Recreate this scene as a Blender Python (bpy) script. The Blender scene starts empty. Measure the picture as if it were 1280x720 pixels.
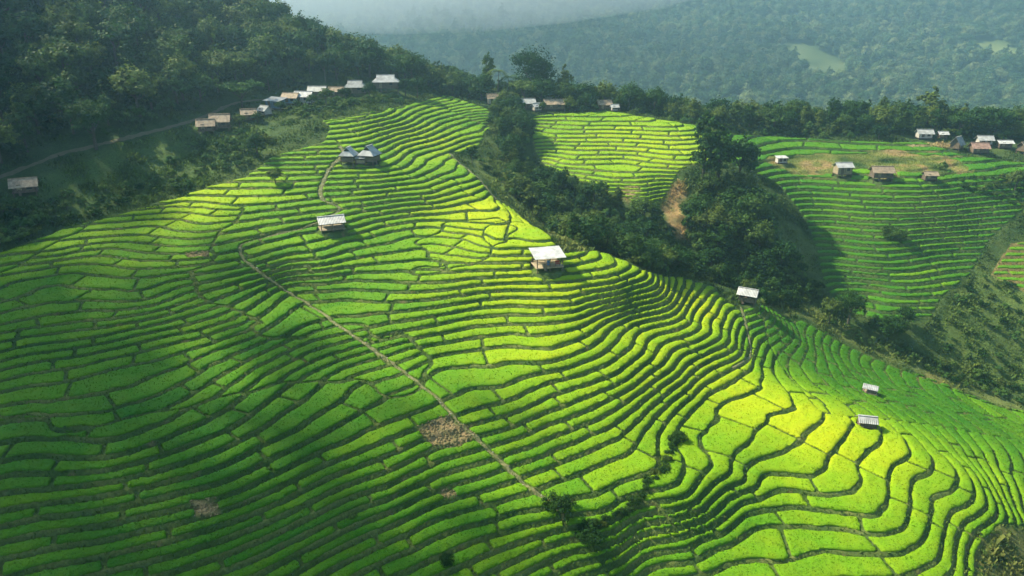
import bpy, math, random
import numpy as np
from mathutils import Vector, Matrix

random.seed(7); rng = np.random.default_rng(7)
R = math.radians
SC = bpy.context.scene
COL = SC.collection

# ------------------------------------------------------------------ camera
CAM_Z, PITCH, FPX = 100.0, R(21.0), 900.0
cam_d = bpy.data.cameras.new('camera'); cam = bpy.data.objects.new('camera', cam_d); COL.objects.link(cam)
cam.location = (0, 0, CAM_Z); cam.rotation_euler = (R(90) - PITCH, 0, 0)
cam_d.sensor_width = 36; cam_d.lens = 36 * FPX / 1280; cam_d.clip_start = 1; cam_d.clip_end = 9000
SC.camera = cam
# ------------------------------------------------------------------ sky, sun, exposure
SUN_AZ, SUN_EL = R(-68), R(46)            # azimuth from +Y, negative = to the left
to_sun = Vector((math.sin(SUN_AZ) * math.cos(SUN_EL), math.cos(SUN_AZ) * math.cos(SUN_EL), math.sin(SUN_EL)))
world = bpy.data.worlds.new('World'); SC.world = world; world.use_nodes = True
wn = world.node_tree; wn.nodes.clear()
sky = wn.nodes.new('ShaderNodeTexSky'); sky.sky_type = 'NISHITA'; sky.sun_disc = False
sky.sun_elevation = SUN_EL; sky.sun_rotation = SUN_AZ; sky.altitude = 1200; sky.air_density = 1.0; sky.dust_density = 1.5
bg = wn.nodes.new('ShaderNodeBackground'); bg.inputs[1].default_value = 0.06
wo = wn.nodes.new('ShaderNodeOutputWorld')
wn.links.new(sky.outputs[0], bg.inputs[0]); wn.links.new(bg.outputs[0], wo.inputs[0])
sun_d = bpy.data.lights.new('sun', 'SUN'); sun_d.energy = 4.6; sun_d.angle = R(0.5); sun_d.color = (1.0, 0.91, 0.68)
sun = bpy.data.objects.new('sun', sun_d); COL.objects.link(sun)
sun.rotation_euler = to_sun.to_track_quat('Z', 'Y').to_euler(); sun.location = (-200, 150, 400)
SC.view_settings.view_transform = 'Standard'; SC.view_settings.look = 'None'
SC.view_settings.gamma = 1.0; SC.view_settings.use_curve_mapping = False
SC.view_settings.exposure = 1.5
SC.render.engine = 'CYCLES'
SC.cycles.use_denoising = True
SC.cycles.max_bounces = 6; SC.cycles.diffuse_bounces = 3; SC.cycles.transmission_bounces = 3
SC.cycles.volume_bounces = 1; SC.cycles.transparent_max_bounces = 8

# ------------------------------------------------------------------ pixel geometry helpers
cP, sP = math.cos(PITCH), math.sin(PITCH)
def ray(px, py):
    u = (px - 640) / FPX; v = (360 - py) / FPX
    return np.array([u, cP + v * sP, -sP + v * cP])
def at_z(px, py, z):
    d = ray(px, py); t = (z - CAM_Z) / d[2]
    return (d[0] * t, d[1] * t, z)
def project(P):
    P = np.asarray(P, float); x = P[..., 0]; y = P[..., 1]; z = P[..., 2] - CAM_Z
    fwd = y * cP - z * sP; up = y * sP + z * cP
    fwd = np.where(np.abs(fwd) < 1e-3, 1e-3, fwd)
    return 640 + FPX * x / fwd, 360 - FPX * up / fwd, fwd

# ------------------------------------------------------------------ noise
def _hash(ix, iy, seed):
    n = (ix.astype(np.int64) * 374761393 + iy.astype(np.int64) * 668265263 + seed * 974711) & 0xffffffff
    n = ((n ^ (n >> 13)) * 1274126177) & 0xffffffff
    n = n ^ (n >> 16)
    return (n & 0xffff) / 32767.5 - 1.0
def vnoise(x, y, scale, seed=0, octaves=1):
    out = 0; amp = 1.0; tot = 0
    for o in range(octaves):
        X = x / scale; Y = y / scale
        ix = np.floor(X); iy = np.floor(Y); fx = X - ix; fy = Y - iy
        fx = fx * fx * fx * (fx * (fx * 6 - 15) + 10); fy = fy * fy * fy * (fy * (fy * 6 - 15) + 10)
        a = _hash(ix, iy, seed + o); b = _hash(ix + 1, iy, seed + o)
        c = _hash(ix, iy + 1, seed + o); d = _hash(ix + 1, iy + 1, seed + o)
        out = out + amp * ((a * (1 - fx) + b * fx) * (1 - fy) + (c * (1 - fx) + d * fx) * fy)
        tot += amp; amp *= 0.5; scale = scale / 2.03
    return out / tot
def sstep(a, b, x):
    t = np.clip((x - a) / (b - a), 0, 1); return t * t * (3 - 2 * t)

# ------------------------------------------------------------------ the land: heights read off the photograph's contours
PTS = []
def cont(z, *pp):
    for p in pp: PTS.append(at_z(p[0], p[1], z))
def spot(*pp):
    for px, py, z in pp: PTS.append(at_z(px, py, z))
def anchor(*pp): PTS.extend(pp)
spot((0,480,52),(87,465,52.1),(168,438,52.4),(215,421,52.7))
cont(53, (289,398),(355,357),(430,352),(560,352),(684,342),(736,334),(756,319))
cont(56, (0,388),(117,378),(181,374),(218,361),(310,341),(340,335),(400,326),(494,305),(581,297),(640,305))
cont(57, (434,300),(480,290),(535,282),(575,287),(635,300),(685,299))
spot((27,341,57.6),(77,327,58),(134,314,58.6),(175,314,58.8),(276,314,58.6),(306,302,58.9),(380,288,58.8),(434,283,58.8),(578,264,58.4),(602,258,58.5))
spot((67,317,59.2),(125,287,60.6),(192,280,60.6),(250,287,60.6),(300,287,60.2),(350,272,60.8),(212,252,62.6),(297,262,62),(280,247,63),(330,252,62.8),(380,247,62.8),(405,242,63),
     (237,241,63.5),(175,260,62.3),(75,285,61),(0,312,59.8),(320,225,65),(437,212,66.2),(470,213,66),(530,240,62),(565,228,62),(597,222,62),(505,235,62.8),(545,205,64.2),(520,197,65.4))
spot((562,187,65.2),(625,258,58.5),(680,298,57),(700,313,55.4),(500,175,68.6),(560,160,68.2),(600,165,66.5),(450,180,70))
cont(50.4, (807,349),(770,361),(716,372),(650,375),(602,377),(501,391),(430,402))
spot((430,478,46.9),(520,440,47.2),(560,470,45.4),(640,420,47.2),(300,500,48.9),(150,560,49.2))
cont(45.7, (680,455),(705,445),(740,430),(762,407),(790,395),(845,375))
cont(43.5, (750,467),(777,450),(800,437),(830,410),(862,390))
cont(42.0, (785,480),(817,450),(852,425),(872,417),(880,400))
cont(41.2, (835,457),(872,430),(892,420),(900,400),(907,380))
cont(44.5, (0,683),(188,649),(286,626),(430,562),(524,528),(565,513),(632,490),(680,470))
spot((0,712,43.5),(188,682,43.1),(279,667,42.8),(430,613,42.2))
cont(42, (494,597),(545,571),(612,554),(680,528),(730,508))
cont(38.5, (400,718),(470,682),(548,650),(610,636),(680,610),(750,585),(800,548),(812,525),(850,490),(895,455),(925,440),(932,410))
cont(36.5, (850,555),(862,520),(885,497),(930,470),(943,452))
spot((692,645,37.5),(608,661,37.5),(548,682,37.5),(635,680,36.4),(696,658,36.4),(608,718,35.4),(702,682,35.2),(760,665,35.6),(740,700,33.8),(775,655,36.0))
cont(36, (837,632),(889,579),(894,528),(947,483))
cont(35.2, (870,640),(905,599),(932,555),(951,522),(990,507))
cont(34.4, (934,606),(964,569),(1001,545),(1021,517),(1001,487),(979,447),(985,400))
cont(33.6, (927,619),(941,599),(1011,597),(1031,569),(1070,528))
cont(32.8, (795,687),(840,675),(867,661),(927,626),(978,612),(1045,616),(1065,602),(1072,572),(1104,550))
cont(32, (865,690),(882,673),(934,643),(981,633),(1038,639),(1089,643),(1105,619),(1110,589),(1142,569))
cont(31.2, (914,681),(937,663),(991,656),(1052,661),(1105,666),(1136,626),(1142,599),(1166,582))
cont(30.4, (971,707),(1011,693),(1058,690),(1119,693),(1142,680),(1159,639),(1169,612),(1193,594))
cont(29.6, (1173,700),(1180,666),(1210,629),(1213,601))
spot((1233,623,28.6),(1253,653,27.4),(1280,640,24.5),(1280,715,24.0),(1235,705,26.0),(1280,555,23),(1190,537,27.5),(1130,535,31),(1060,470,30),(1150,500,26.5))
spot((750,314,53),(850,347,46),(890,356,43.8),(917,371,42.3),(936,380,41.2),(960,383,38),(1000,397,34.3),(1050,425,30),(1100,447,27),(1180,480,23),(1280,515,19))
# valley and the slopes beyond it
spot((1100,436,28),(1180,466,22.8),(1270,498,19.2),(1280,450,24),(1240,430,27),(1280,400,30.5),(1210,400,31),(1040,400,32.5),(1130,425,28.5))
cont(32.5, (1065,384),(1110,392),(1160,390)); spot((1110,408,31),(1275,330,39),(976,207,57))
cont(49.6, (1011,258),(1080,262),(1149,264),(1277,254)); cont(43.8, (1018,297),(1070,300),(1122,302),(1163,299),(1253,294)); cont(39.2, (1025,331),(1080,335),(1129,337),(1183,330),(1220,328)); cont(34.9, (1085,364),(1129,371),(1186,366)); cont(55, (990,222),(1052,224),(1100,227),(1160,229),(1250,223))
spot((1000,192,58.6),(1100,196,58.5),(1200,206,57),(1280,210,56))
spot((920,168,62.8),(1000,172,61.3),(1100,177,61),(1200,188,59.5),(1280,197,58),(1150,171,62),(1230,190,59))
# terraces behind the ravine
spot((700,140,69),(760,138,68.5),(650,147,68.5),(650,165,66.2),(700,165,65.6),(780,165,65.8),(860,178,64),(870,163,65.8),(700,205,60),(780,205,60.2),(860,215,59.5),(760,240,56),(810,245,55.5),(840,262,53))
# ravine floor and wooded nose
anchor((2,225,62.5),(8,205,58.5),(13,186,53),(22,171,47.5),(36,165,43),(50,162,39),(60,160,36.8),(28,180,51.5),(40,180,50),(52,178,49),(62,185,52.5),(66,172,45),(58,196,58.5),(8,165,50),(2,178,55))
# the upper rim with the village and the track on the left
spot((400,150,74.5),(470,137,75.2),(483,110,77),(560,120,72.8),(620,132,70.3),(400,120,77),(343,133,76),(280,136,76.2),(250,150,74.8),(140,178,72.6),(33,235,67),(0,220,69),(330,190,69.5),(260,190,69.5),(180,215,66.8),(100,245,64.6),(350,165,72.5))
# wooded hill
anchor((-100,195,88),(-135,204,105),(-185,215,130),(-116,165,80.5),(-150,140,95),(-122,125,79),(-112,100,66.5),(-120,60,62),(-92,60,52),(-60,232,81),(-58,262,83),(-86,266,95),(-110,285,108),(-160,290,130),(-60,310,66),(-100,335,86),(-85,235,88),(-30,270,74),(-30,310,58),(-200,120,120),(-200,50,100))
# behind the rim, before the camera, far right
anchor((0,262,69),(30,262,67),(62,252,64),(100,262,62),(140,256,62),(0,320,45),(60,310,40),(120,300,45),(180,290,50),(185,250,62),(200,190,50),(165,190,50),(150,140,32),(170,110,22),
       (-50,30,38),(0,40,27),(50,40,21),(100,60,17),(130,90,16),(150,30,10),(-50,0,34),(0,0,22),(60,0,14),(-120,20,54),(225,250,70),(225,60,14))
P = np.array(PTS)
def tps_fit(P, lam):
    n = len(P); X = P[:, :2] / 100.0
    r2 = ((X[:, None] - X[None]) ** 2).sum(-1); K = 0.5 * r2 * np.log(r2 + 1e-12); K[np.arange(n), np.arange(n)] = lam
    Q = np.hstack([np.ones((n, 1)), X]); A = np.zeros((n + 3, n + 3)); A[:n, :n] = K; A[:n, n:] = Q; A[n:, :n] = Q.T
    return X, np.linalg.solve(A, np.concatenate([P[:, 2], np.zeros(3)]))
TX, TW = tps_fit(P, 0.0006)
def tps_eval(x, y):
    out = np.empty(x.size); xs = x.ravel() / 100; ys = y.ravel() / 100; n = len(TX)
    for s in range(0, x.size, 8000):
        e = min(x.size, s + 8000)
        r2 = (xs[s:e, None] - TX[None, :, 0]) ** 2 + (ys[s:e, None] - TX[None, :, 1]) ** 2
        out[s:e] = (0.5 * r2 * np.log(r2 + 1e-12)) @ TW[:n] + TW[n] + xs[s:e] * TW[n + 1] + ys[s:e] * TW[n + 2]
    return out.reshape(x.shape)
GX0, GY0, GS = -210.0, -10.0, 2.0
gxs = np.arange(GX0, 240, GS); gys = np.arange(GY0, 345, GS)
GH = tps_eval(*np.meshgrid(gxs, gys))            # [row y, col x]
def near_h(x, y):
    X = np.clip((x - GX0) / GS, 1.001, len(gxs) - 3.001); Y = np.clip((y - GY0) / GS, 1.001, len(gys) - 3.001)
    ix = np.floor(X).astype(int); iy = np.floor(Y).astype(int); fx = X - ix; fy = Y - iy
    def w(f): return [-.5*f+f*f-.5*f**3, 1-2.5*f*f+1.5*f**3, .5*f+2*f*f-1.5*f**3, -.5*f*f+.5*f**3]
    wx, wy = w(fx), w(fy); out = 0
    for j in range(4):
        row = 0
        for i in range(4): row = row + wx[i] * GH[iy + j - 1, ix + i - 1]
        out = out + wy[j] * row
    return out
def far_h(x, y):
    m = 0.19 * np.maximum(y - 790 + 0.06 * x, 0) * (1 + 0.25 * sstep(1200, 1900, y))
    rid = vnoise(x * 0.8 + y * 0.25, y * 0.5, 270, 31, 3) * 42 * sstep(620, 1000, y)
    side = 0.16 * np.maximum(-x - 330, 0) + 0.10 * np.maximum(x - 500, 0)
    lowl = -18 * (1 - sstep(-200, 200, y)) + 22 * (1 - sstep(200, 480, y))
    return np.minimum(m, 420) + rid + side * (1 - 0.5 * sstep(500, 900, y)) + lowl + vnoise(x, y, 110, 5, 2) * 8
def land(x, y):
    x = np.asarray(x, float); y = np.asarray(y, float)
    wgt = sstep(0, 70, x + 205) * sstep(0, 60, 235 - x) * sstep(0, 40, y + 8) * sstep(0, 60, 342 - y)
    return near_h(x, y) * wgt + far_h(x, y) * (1 - wgt)
def hit(px, py):
    d = ray(px, py); t = np.concatenate([np.arange(40, 420, 0.4), np.arange(420, 2600, 3.0)])
    Z = CAM_Z + d[2] * t; Hh = land(d[0] * t, d[1] * t); k = np.argmax(Z < Hh)
    if k == 0: k = len(t) - 1
    a = Z[k - 1] - Hh[k - 1]; b = Hh[k] - Z[k]; tt = t[k - 1] + (t[k] - t[k - 1]) * a / max(a + b, 1e-6)
    return np.array([d[0] * tt, d[1] * tt, CAM_Z + d[2] * tt])
def poly(*pp): return np.array([hit(*p)[:2] for p in pp])
def inside(x, y, pl):
    c = np.zeros(x.shape, bool); n = len(pl)
    for i in range(n):
        x1, y1 = pl[i]; x2, y2 = pl[(i + 1) % n]
        if y1 == y2: continue
        c ^= ((y1 > y) != (y2 > y)) & (x < (x2 - x1) * (y - y1) / (y2 - y1) + x1)
    return c
def seg_dist(x, y, pl, closed=True):
    d = np.full(x.shape, 1e9); n = len(pl)
    for i in range(n if closed else n - 1):
        a = pl[i]; b = pl[(i + 1) % n]; ab = b - a; L = max((ab ** 2).sum(), 1e-9)
        t = np.clip(((x - a[0]) * ab[0] + (y - a[1]) * ab[1]) / L, 0, 1)
        d = np.minimum(d, (x - a[0] - t * ab[0]) ** 2 + (y - a[1] - t * ab[1]) ** 2)
    return np.sqrt(d)
def sdist(x, y, pl):                    # signed, positive inside
    d = seg_dist(x, y, pl); return np.where(inside(x, y, pl), d, -d)

# zones, as outlines on the ground
Z_MAIN = np.vstack([poly((-60,330),(0,314),(75,287),(175,261),(237,242),(300,224),(340,196),(400,178),(410,160),(400,152),(430,145),(470,138),(520,128),(560,120),
    (600,133),(618,142),(616,158),(600,186),(575,192),(563,190),(600,224),(622,250),(645,263),(668,285),(690,303),(708,318),(752,316),(800,337),(850,347),(890,357),(925,385),(945,380),(960,384),(1000,398),(1050,426),(1100,448),(1180,481),(1280,516),(1330,535)),
    np.array([[112,120],[90,70],[70,48],[-60,44],[-90,60]])])
Z_REAR = poly((655,150),(700,142),(760,140),(800,146),(890,165),(905,180),(885,205),(850,215),(838,240),(815,262),(770,248),(735,236),(690,212),(668,190))
Z_RIGHT = poly((876,163),(905,166),(960,170),(1000,173),(1060,177),(1110,178),(1150,178),(1200,194),(1290,204),(1290,255),(1240,300),(1215,345),(1180,372),(1165,402),(1110,405),(1060,390),(1030,360),(1018,310),(1005,275),(975,235),(940,214),(890,200))
Z_EAST = poly((952,392),(1000,400),(1050,428),(1100,450),(1180,483),(1280,518),(1330,537),(1330,566),(1280,553),(1190,536),(1100,524),(1050,521),(1022,514),(985,470),(960,430))
Z_ORANGE = poly((1285,300),(1262,306),(1238,345),(1285,368))
Z_FALLOW = poly((960,190),(1110,188),(1200,200),(1220,210),(1180,225),(1050,215),(990,222),(955,210))
PATHS = [  # (half width, pixels)
    (0.26, [(300,310),(305,325),(330,345),(355,362),(385,380),(430,412),(470,440),(510,470),(545,497),(570,525),(600,552),(640,590),(672,617),(692,628),(705,648)]),
    (0.40, [(405,252),(400,240),(408,220),(418,205),(430,192),(424,183)]),
    (0.28, [(405,252),(425,263),(400,278),(350,292),(306,304),(300,310)]),
    (0.24, [(926,384),(933,410),(938,435),(934,452),(915,462)]),
    (0.30, [(562,192),(575,205),(600,225),(622,250)]),
]
ROAD_PX = [(-40,232),(0,221),(40,207),(75,193),(110,185),(140,177),(190,165),(235,153),(262,143),(283,133),(300,128),(330,124)]
def smooth_line(px, step=0.5):
    w = np.array([hit(*p)[:2] for p in px]); out = []
    for i in range(len(w) - 1):
        p0 = w[max(i-1,0)]; p1 = w[i]; p2 = w[i+1]; p3 = w[min(i+2,len(w)-1)]
        n = max(2, int(np.hypot(*(p2-p1)) / step))
        for k in range(n):
            t = k / n
            out.append(0.5*((2*p1)+(-p0+p2)*t+(2*p0-5*p1+4*p2-p3)*t*t+(-p0+3*p1-3*p2+p3)*t**3))
    out.append(w[-1]); return np.array(out)
PATHL = [(hw, smooth_line(px)) for hw, px in PATHS]
ROADL = smooth_line(ROAD_PX)
BARE = [poly((522,535),(560,520),(596,545),(575,560),(540,560)), poly((238,628),(268,622),(272,640),(245,646)), poly((552,614),(566,610),(571,620),(558,624)), poly((232,316),(262,314),(262,321),(236,322))]

# huts: name of builder kind, base pixel (middle of the footprint), and the rest given further down
def at_depth(px, y):                     # ground point in picture column px at distance y
    u = (px - 640) / FPX; x = u * y
    for _ in range(6): z = float(land(x, y)); x = u * (y * cP - (z - CAM_Z) * sP)
    return np.array([x, y, z])
def place(px, py): return at_depth(px, -py) if py < 0 else hit(px, py)
VILL = [ # label, foot pixel, w, d, wall, rise, yaw, roof, mats, walls
 ('weathered roofed hut in deep shade at the left edge below the track', 33,243, 4.4,3.4,1.5,1.2,28,'gable','M_TAN','M_WOOD'),
 ('tan roofed hut with a low lean-to, left of the brown pair', 259,166, 3.8,3.2,1.6,1.2,16,'gable','M_TAN','M_WOOD'),
 ('larger tan roofed hut, right of the brown pair below the track', 277,162, 4.4,3.6,1.9,1.4,12,'gable','M_TAN','M_WOOD'),
 ('small pinkish tan roofed hut above the scrub at the left of the row', 312,151, 3.4,2.8,1.6,1.0,20,'gable','M_TAN','M_WOOD'),
 ('little grey roofed hut squeezed below the blue walled house', 332,145, 2.8,2.6,1.4,.9,-35,'gable','M_GREY','M_PALE'),
 ('blue walled house with a long bright white sloping roof', 345,137, 5.2,3.0,2.1,.7,-24,'shed','M_WHITE','M_BLUE'),
 ('tan roofed blue walled house next to the long white roof', 365,131, 4.2,3.2,1.9,1.0,-10,'gable','M_TAN','M_BLUE'),
 ('pale house with stepped whitish grey roof in the left row', 381,130, 4.8,3.6,2.1,1.1,-8,'gable','M_WHITE','M_PALE'),
 ('dark stilt house under a light grey roof in the left row', 398,124, 4.8,3.8,2.2,1.1,4,'gable','M_GREY','M_WOOD'),
 ('small stilt hut with a tan grey roof between two grey roofs', 421,122, 3.8,3.0,1.8,1.0,6,'gable','M_TAN','M_WOOD'),
 ('stilt house with a broad grey hip roof in the left row', 445,119, 6.2,4.4,2.2,1.6,4,'hip','M_GREY','M_WOOD'),
 ('big pale roofed house at the right end of the left row', 483,115, 8.4,5.2,2.4,1.8,6,'hip','M_WHITE','M_WOOD'),
 ('pinkish walled house half hidden by trees left of the belt', 617,-252, 4.4,3.4,2.2,1.2,10,'gable','M_TAN','M_PALE'),
 ('dark grey roofed house at the left of the middle hamlet', 659,-243, 5.0,3.6,2.0,1.2,8,'gable','M_GREY','M_WOOD'),
 ('small whitish roofed shed in front of the middle hamlet', 671,-240.5, 3.0,2.4,1.6,.8,28,'gable','M_WHITE','M_PALE'),
 ('long tan roofed house in the middle hamlet', 693,-245, 7.2,4.0,2.0,1.3,3,'gable','M_TAN','M_WOOD'),
 ('grey roofed house behind the long tan roofed house', 691,-253, 5.0,3.6,3.4,1.4,-30,'gable','M_GREY','M_WOOD'),
 ('brown stilt hut with a grey tan roof at the rim of the rear paddies', 755,138, 4.6,3.6,2.0,1.2,6,'gable','M_TAN','M_WOOD'),
 ('tiny cream shed right of the brown stilt hut', 768,140, 2.2,1.8,1.5,.6,4,'gable','M_WHITE','M_PALE'),
 ('grey roofed house beside the sandy clearing at far right', 1154,174, 4.6,3.2,1.8,1.0,-6,'gable','M_GREY','M_PALE'),
 ('small grey white shed right of the sandy clearing house', 1177,174, 2.6,2.2,1.5,.6,-4,'gable','M_WHITE','M_WOOD'),
 ('steep grey gabled hut under the slim dark tree', 1195,187, 3.4,3.0,1.8,1.9,38,'gable','M_GREY','M_WOOD'),
 ('rusty red roofed hut lowest of the far right hamlet', 1222,192, 5.0,3.4,1.7,1.3,-4,'gable','M_RUST','M_WOOD'),
 ('white roofed house above the rusty red roofed hut', 1229,182, 4.4,3.0,1.8,1.0,-8,'gable','M_WHITE','M_PALE'),
 ('white sheet roofed hut right of the rusty red roofed hut', 1254,186, 4.2,2.6,1.6,.6,-5,'gable','M_WHITE','M_WOOD'),
 ('brown hut cut by the right edge of the photo', 1280,192, 4.2,3.0,1.6,1.2,20,'gable','M_TAN','M_WOOD'),
]
HUT_SPOTS = {}
def hut_at(key, px, py, rad): HUT_SPOTS[key] = (hit(px, py), rad)
for key, px, py, rad in [('deck', 684,336,3.3), ('gable', 415,289,2.9), ('pavA', 437,205,1.9), ('pavB', 463,204,2.1), ('crest', 934,377,2.0), ('sheet', 1087,491,1.4), ('small', 1083,531,1.6),
                         ('r1', 976,205,1.8), ('r2', 1052,221,2.6), ('r3', 1100,226,3.0), ('r4', 1161,226,2.0)]:
    hut_at(key, px, py, rad)
for i, v in enumerate(VILL): HUT_SPOTS['v%d' % i] = (place(v[1], v[2]), 0.5 * max(v[3], v[4]) + 0.2)

# ------------------------------------------------------------------ fine grid and terracing
def axis(lo, hi, step, far_lo, far_hi, g=1.12, cap=24.0):
    mid = list(np.arange(lo, hi + 1e-6, step)); s = step; a = lo; left = []
    while a > far_lo: s = min(s * g, cap if a > -1200 else 60); a -= s; left.append(a)
    s = step; b = mid[-1]; right = []
    while b < far_hi: s = min(s * g, cap if b < 1500 else 60); b += s; right.append(b)
    return np.array(left[::-1] + mid + right), len(left), len(mid)
STEP = 0.37
AX, ax0, axn = axis(-104, 158, STEP, -2600, 2600)
AY, ay0, ayn = axis(52, 262, STEP, -500, 3000)
VX, VY = np.meshgrid(AX, AY); NXg, NYg = len(AX), len(AY)
HS = land(VX, VY)
inF = np.zeros(VX.shape, bool); inF[ay0:ay0+ayn, ax0:ax0+axn] = True
FX, FY, FH = [a[ay0:ay0+ayn, ax0:ax0+axn] for a in (VX, VY, HS)]
dM, dR, dC, dO, dFa = [sdist(FX, FY, z) for z in (Z_MAIN, Z_REAR, Z_RIGHT, Z_ORANGE, Z_FALLOW)]
dM = np.minimum(dM, -sdist(FX, FY, poly((1248,666),(1330,655),(1330,760),(1212,760),(1224,702))))
dM += vnoise(FX, FY, 5, 77, 2) * 0.9
reg = np.where(dM > 0, 1, np.where(dR > 0, 2, np.where(dC > 0, 3, np.where(dO > 0, 4, 0))))
dE = sdist(FX, FY, Z_EAST); reg = np.where((reg == 1) & (dE > 0), 5, reg)
dreg = np.maximum.reduce([dM, dR, dC, dO])
DZ = np.array([1.0, 0.80, 0.74, 1.08, 0.95, 0.90])[reg]
wig = vnoise(FX, FY, 17, 11, 2) * 0.34 + vnoise(FX, FY, 4.2, 12, 2) * 0.11
Hn = FH + wig
gy, gx = np.gradient(FH, STEP); slope = np.hypot(gx, gy) + 0.02
W = np.clip(DZ / slope, 1.0, 14)                 # terrace width in metres
WCUT = 3.15; Wb = W.copy()
Wb = np.clip(Wb, 1, 6)
for q_ in (26, 22, 18, 14, 10, 6, 3): Wb = (np.roll(Wb, q_, 0) + np.roll(Wb, -q_, 0) + np.roll(Wb, q_, 1) + np.roll(Wb, -q_, 1)) / 4
Wb = Wb + vnoise(FX, FY, 9, 18, 2) * .18
half = (reg == 1) & (FX < -3 + 6 * vnoise(FX, FY, 12, 19, 1)) & (Wb > WCUT)
gb = np.hypot(*np.gradient(Wb, STEP)) + .02; dbound = np.where(reg == 1, np.where(FX < 4, np.abs(Wb - WCUT) / gb, 9), 9); dbound = np.minimum(dbound, np.where((reg == 1) & (Wb > WCUT), np.abs(FX + 3 - 6 * vnoise(FX, FY, 12, 19, 1)), 9))
DZ = np.where(half, DZ * .68, DZ); W = np.where(half, np.clip(W * .68, 1.0, 14), W)
S = Hn / DZ
# irregular steps: shift the level field from place to place
shiftS = np.where(half, 0.44, 0.3) * vnoise(FX, FY, 30, 13, 1); S = S + shiftS
K = np.floor(S); G = S - K
GAP = np.array([.46, .38, .36, .5, .46, .16])[reg]; GAP = np.where(half, .34, GAP)
rf = np.clip(GAP / W, 0.04, 0.36)               # share of the cycle taken by the riser (centred on G = 0)
TILT = np.array([.5, .5, .45, .42, .42, .88])[reg]
rise = np.where(G > 0.5, sstep(1 - rf / 2, 1 + rf / 2, G) , sstep(-rf / 2, rf / 2, G) - 1)
ZT = (K + 0.5 + (1 - TILT) * rise + TILT * (G - 0.5)) * DZ - shiftS * DZ
tread_z = (K + 0.5 + TILT * (G - 0.5)) * DZ - shiftS * DZ
lip = np.exp(-((G * W - 0.30) / 0.14) ** 2) * 0.12       # little bund on the outer lip
wt = sstep(-0.6, 0.8, dreg)
pathd = np.full(FX.shape, 99.0)
for hw, L in PATHL: pathd = np.minimum(pathd, seg_dist(FX, FY, L[::2], False) - hw)
hutd = np.full(FX.shape, 99.0)
for c, rad in HUT_SPOTS.values(): hutd = np.minimum(hutd, np.hypot(FX - c[0], FY - c[1]) - rad)
bared = np.full(FX.shape, -99.0)
for b in BARE: bared = np.maximum(bared, sdist(FX, FY, b) + vnoise(FX, FY, 1.6, 5, 2) * 0.5)
roadd = seg_dist(FX, FY, ROADL[::3], False)
rough = vnoise(FX, FY, 3.0, 21, 3) * 0.35 * (1 - wt) * sstep(1.2, 3.0, roadd)
ZF = FH * (1 - wt) + (ZT + lip) * wt + rough + vnoise(FX, FY, 0.9, 8, 1) * 0.05 * wt
for c, rad in HUT_SPOTS.values():        # each hut stands on a levelled pad
    dd_ = np.hypot(FX - c[0], FY - c[1]); near_ = dd_ < rad + 2
    if near_.any(): ww = 1 - sstep(rad * .85, rad * .85 + 1.1, dd_); ZF = ZF * (1 - ww) + np.median(ZF[near_]) * ww
ZV = HS + np.where(inF, 0, vnoise(VX, VY, 6, 22, 2) * 0.4)
ZV[ay0:ay0+ayn, ax0:ax0+axn] = ZF
def zat(x, y):                                   # height of the finished ground
    i = np.clip(np.searchsorted(AX, x) - 1, 0, NXg - 2); j = np.clip(np.searchsorted(AY, y) - 1, 0, NYg - 2)
    fx = (x - AX[i]) / (AX[i + 1] - AX[i]); fy = (y - AY[j]) / (AY[j + 1] - AY[j])
    return (ZV[j, i] * (1 - fx) + ZV[j, i + 1] * fx) * (1 - fy) + (ZV[j + 1, i] * (1 - fx) + ZV[j + 1, i + 1] * fx) * fy

# ------------------------------------------------------------------ node helpers and materials
def srgb(r, g, b):
    f = lambda c: (c / 255 / 12.92) if c / 255 <= 0.04045 else ((c / 255 + 0.055) / 1.055) ** 2.4
    return (f(r), f(g), f(b), 1)
MATS = {}
def nodemat(name):
    m = bpy.data.materials.new(name); m.use_nodes = True; nt = m.node_tree; nt.nodes.clear()
    out = nt.nodes.new('ShaderNodeOutputMaterial'); MATS[name] = m
    return m, nt, out, lambda t: nt.nodes.new('ShaderNode' + t), nt.links.new
def simple(name, col, rough=0.8, var=0.25, scale=3.0, bump=0.0, metallic=0.0, col2=None):
    m, nt, out, N, L = nodemat(name)
    p = N('BsdfPrincipled'); p.inputs['Roughness'].default_value = rough; p.inputs['Metallic'].default_value = metallic
    tc = N('TexCoord'); nz = N('TexNoise'); nz.inputs['Scale'].default_value = scale; nz.inputs['Detail'].default_value = 6
    L(tc.outputs['Object'], nz.inputs['Vector'])
    rp = N('ValToRGB'); L(nz.outputs[0], rp.inputs[0])
    c2 = col2 or tuple(c * (1 - var) for c in col[:3]) + (1,)
    rp.color_ramp.elements[0].position = 0.35; rp.color_ramp.elements[1].position = 0.65
    rp.color_ramp.elements[0].color = c2; rp.color_ramp.elements[1].color = tuple(min(1, c * (1 + var * 0.4)) for c in col[:3]) + (1,)
    oi = N('ObjectInfo'); hsv = N('HueSaturation'); mr = N('MapRange'); mr.inputs[3].default_value = 0.8; mr.inputs[4].default_value = 1.15
    L(oi.outputs['Random'], mr.inputs[0]); L(mr.outputs[0], hsv.inputs['Value']); L(rp.outputs[0], hsv.inputs['Color'])
    L(hsv.outputs[0], p.inputs['Base Color'])
    if bump:
        b = N('Bump'); b.inputs['Strength'].default_value = bump; b.inputs['Distance'].default_value = 0.05
        L(nz.outputs[0], b.inputs['Height']); L(b.outputs[0], p.inputs['Normal'])
    L(p.outputs[0], out.inputs[0]); return m
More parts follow.
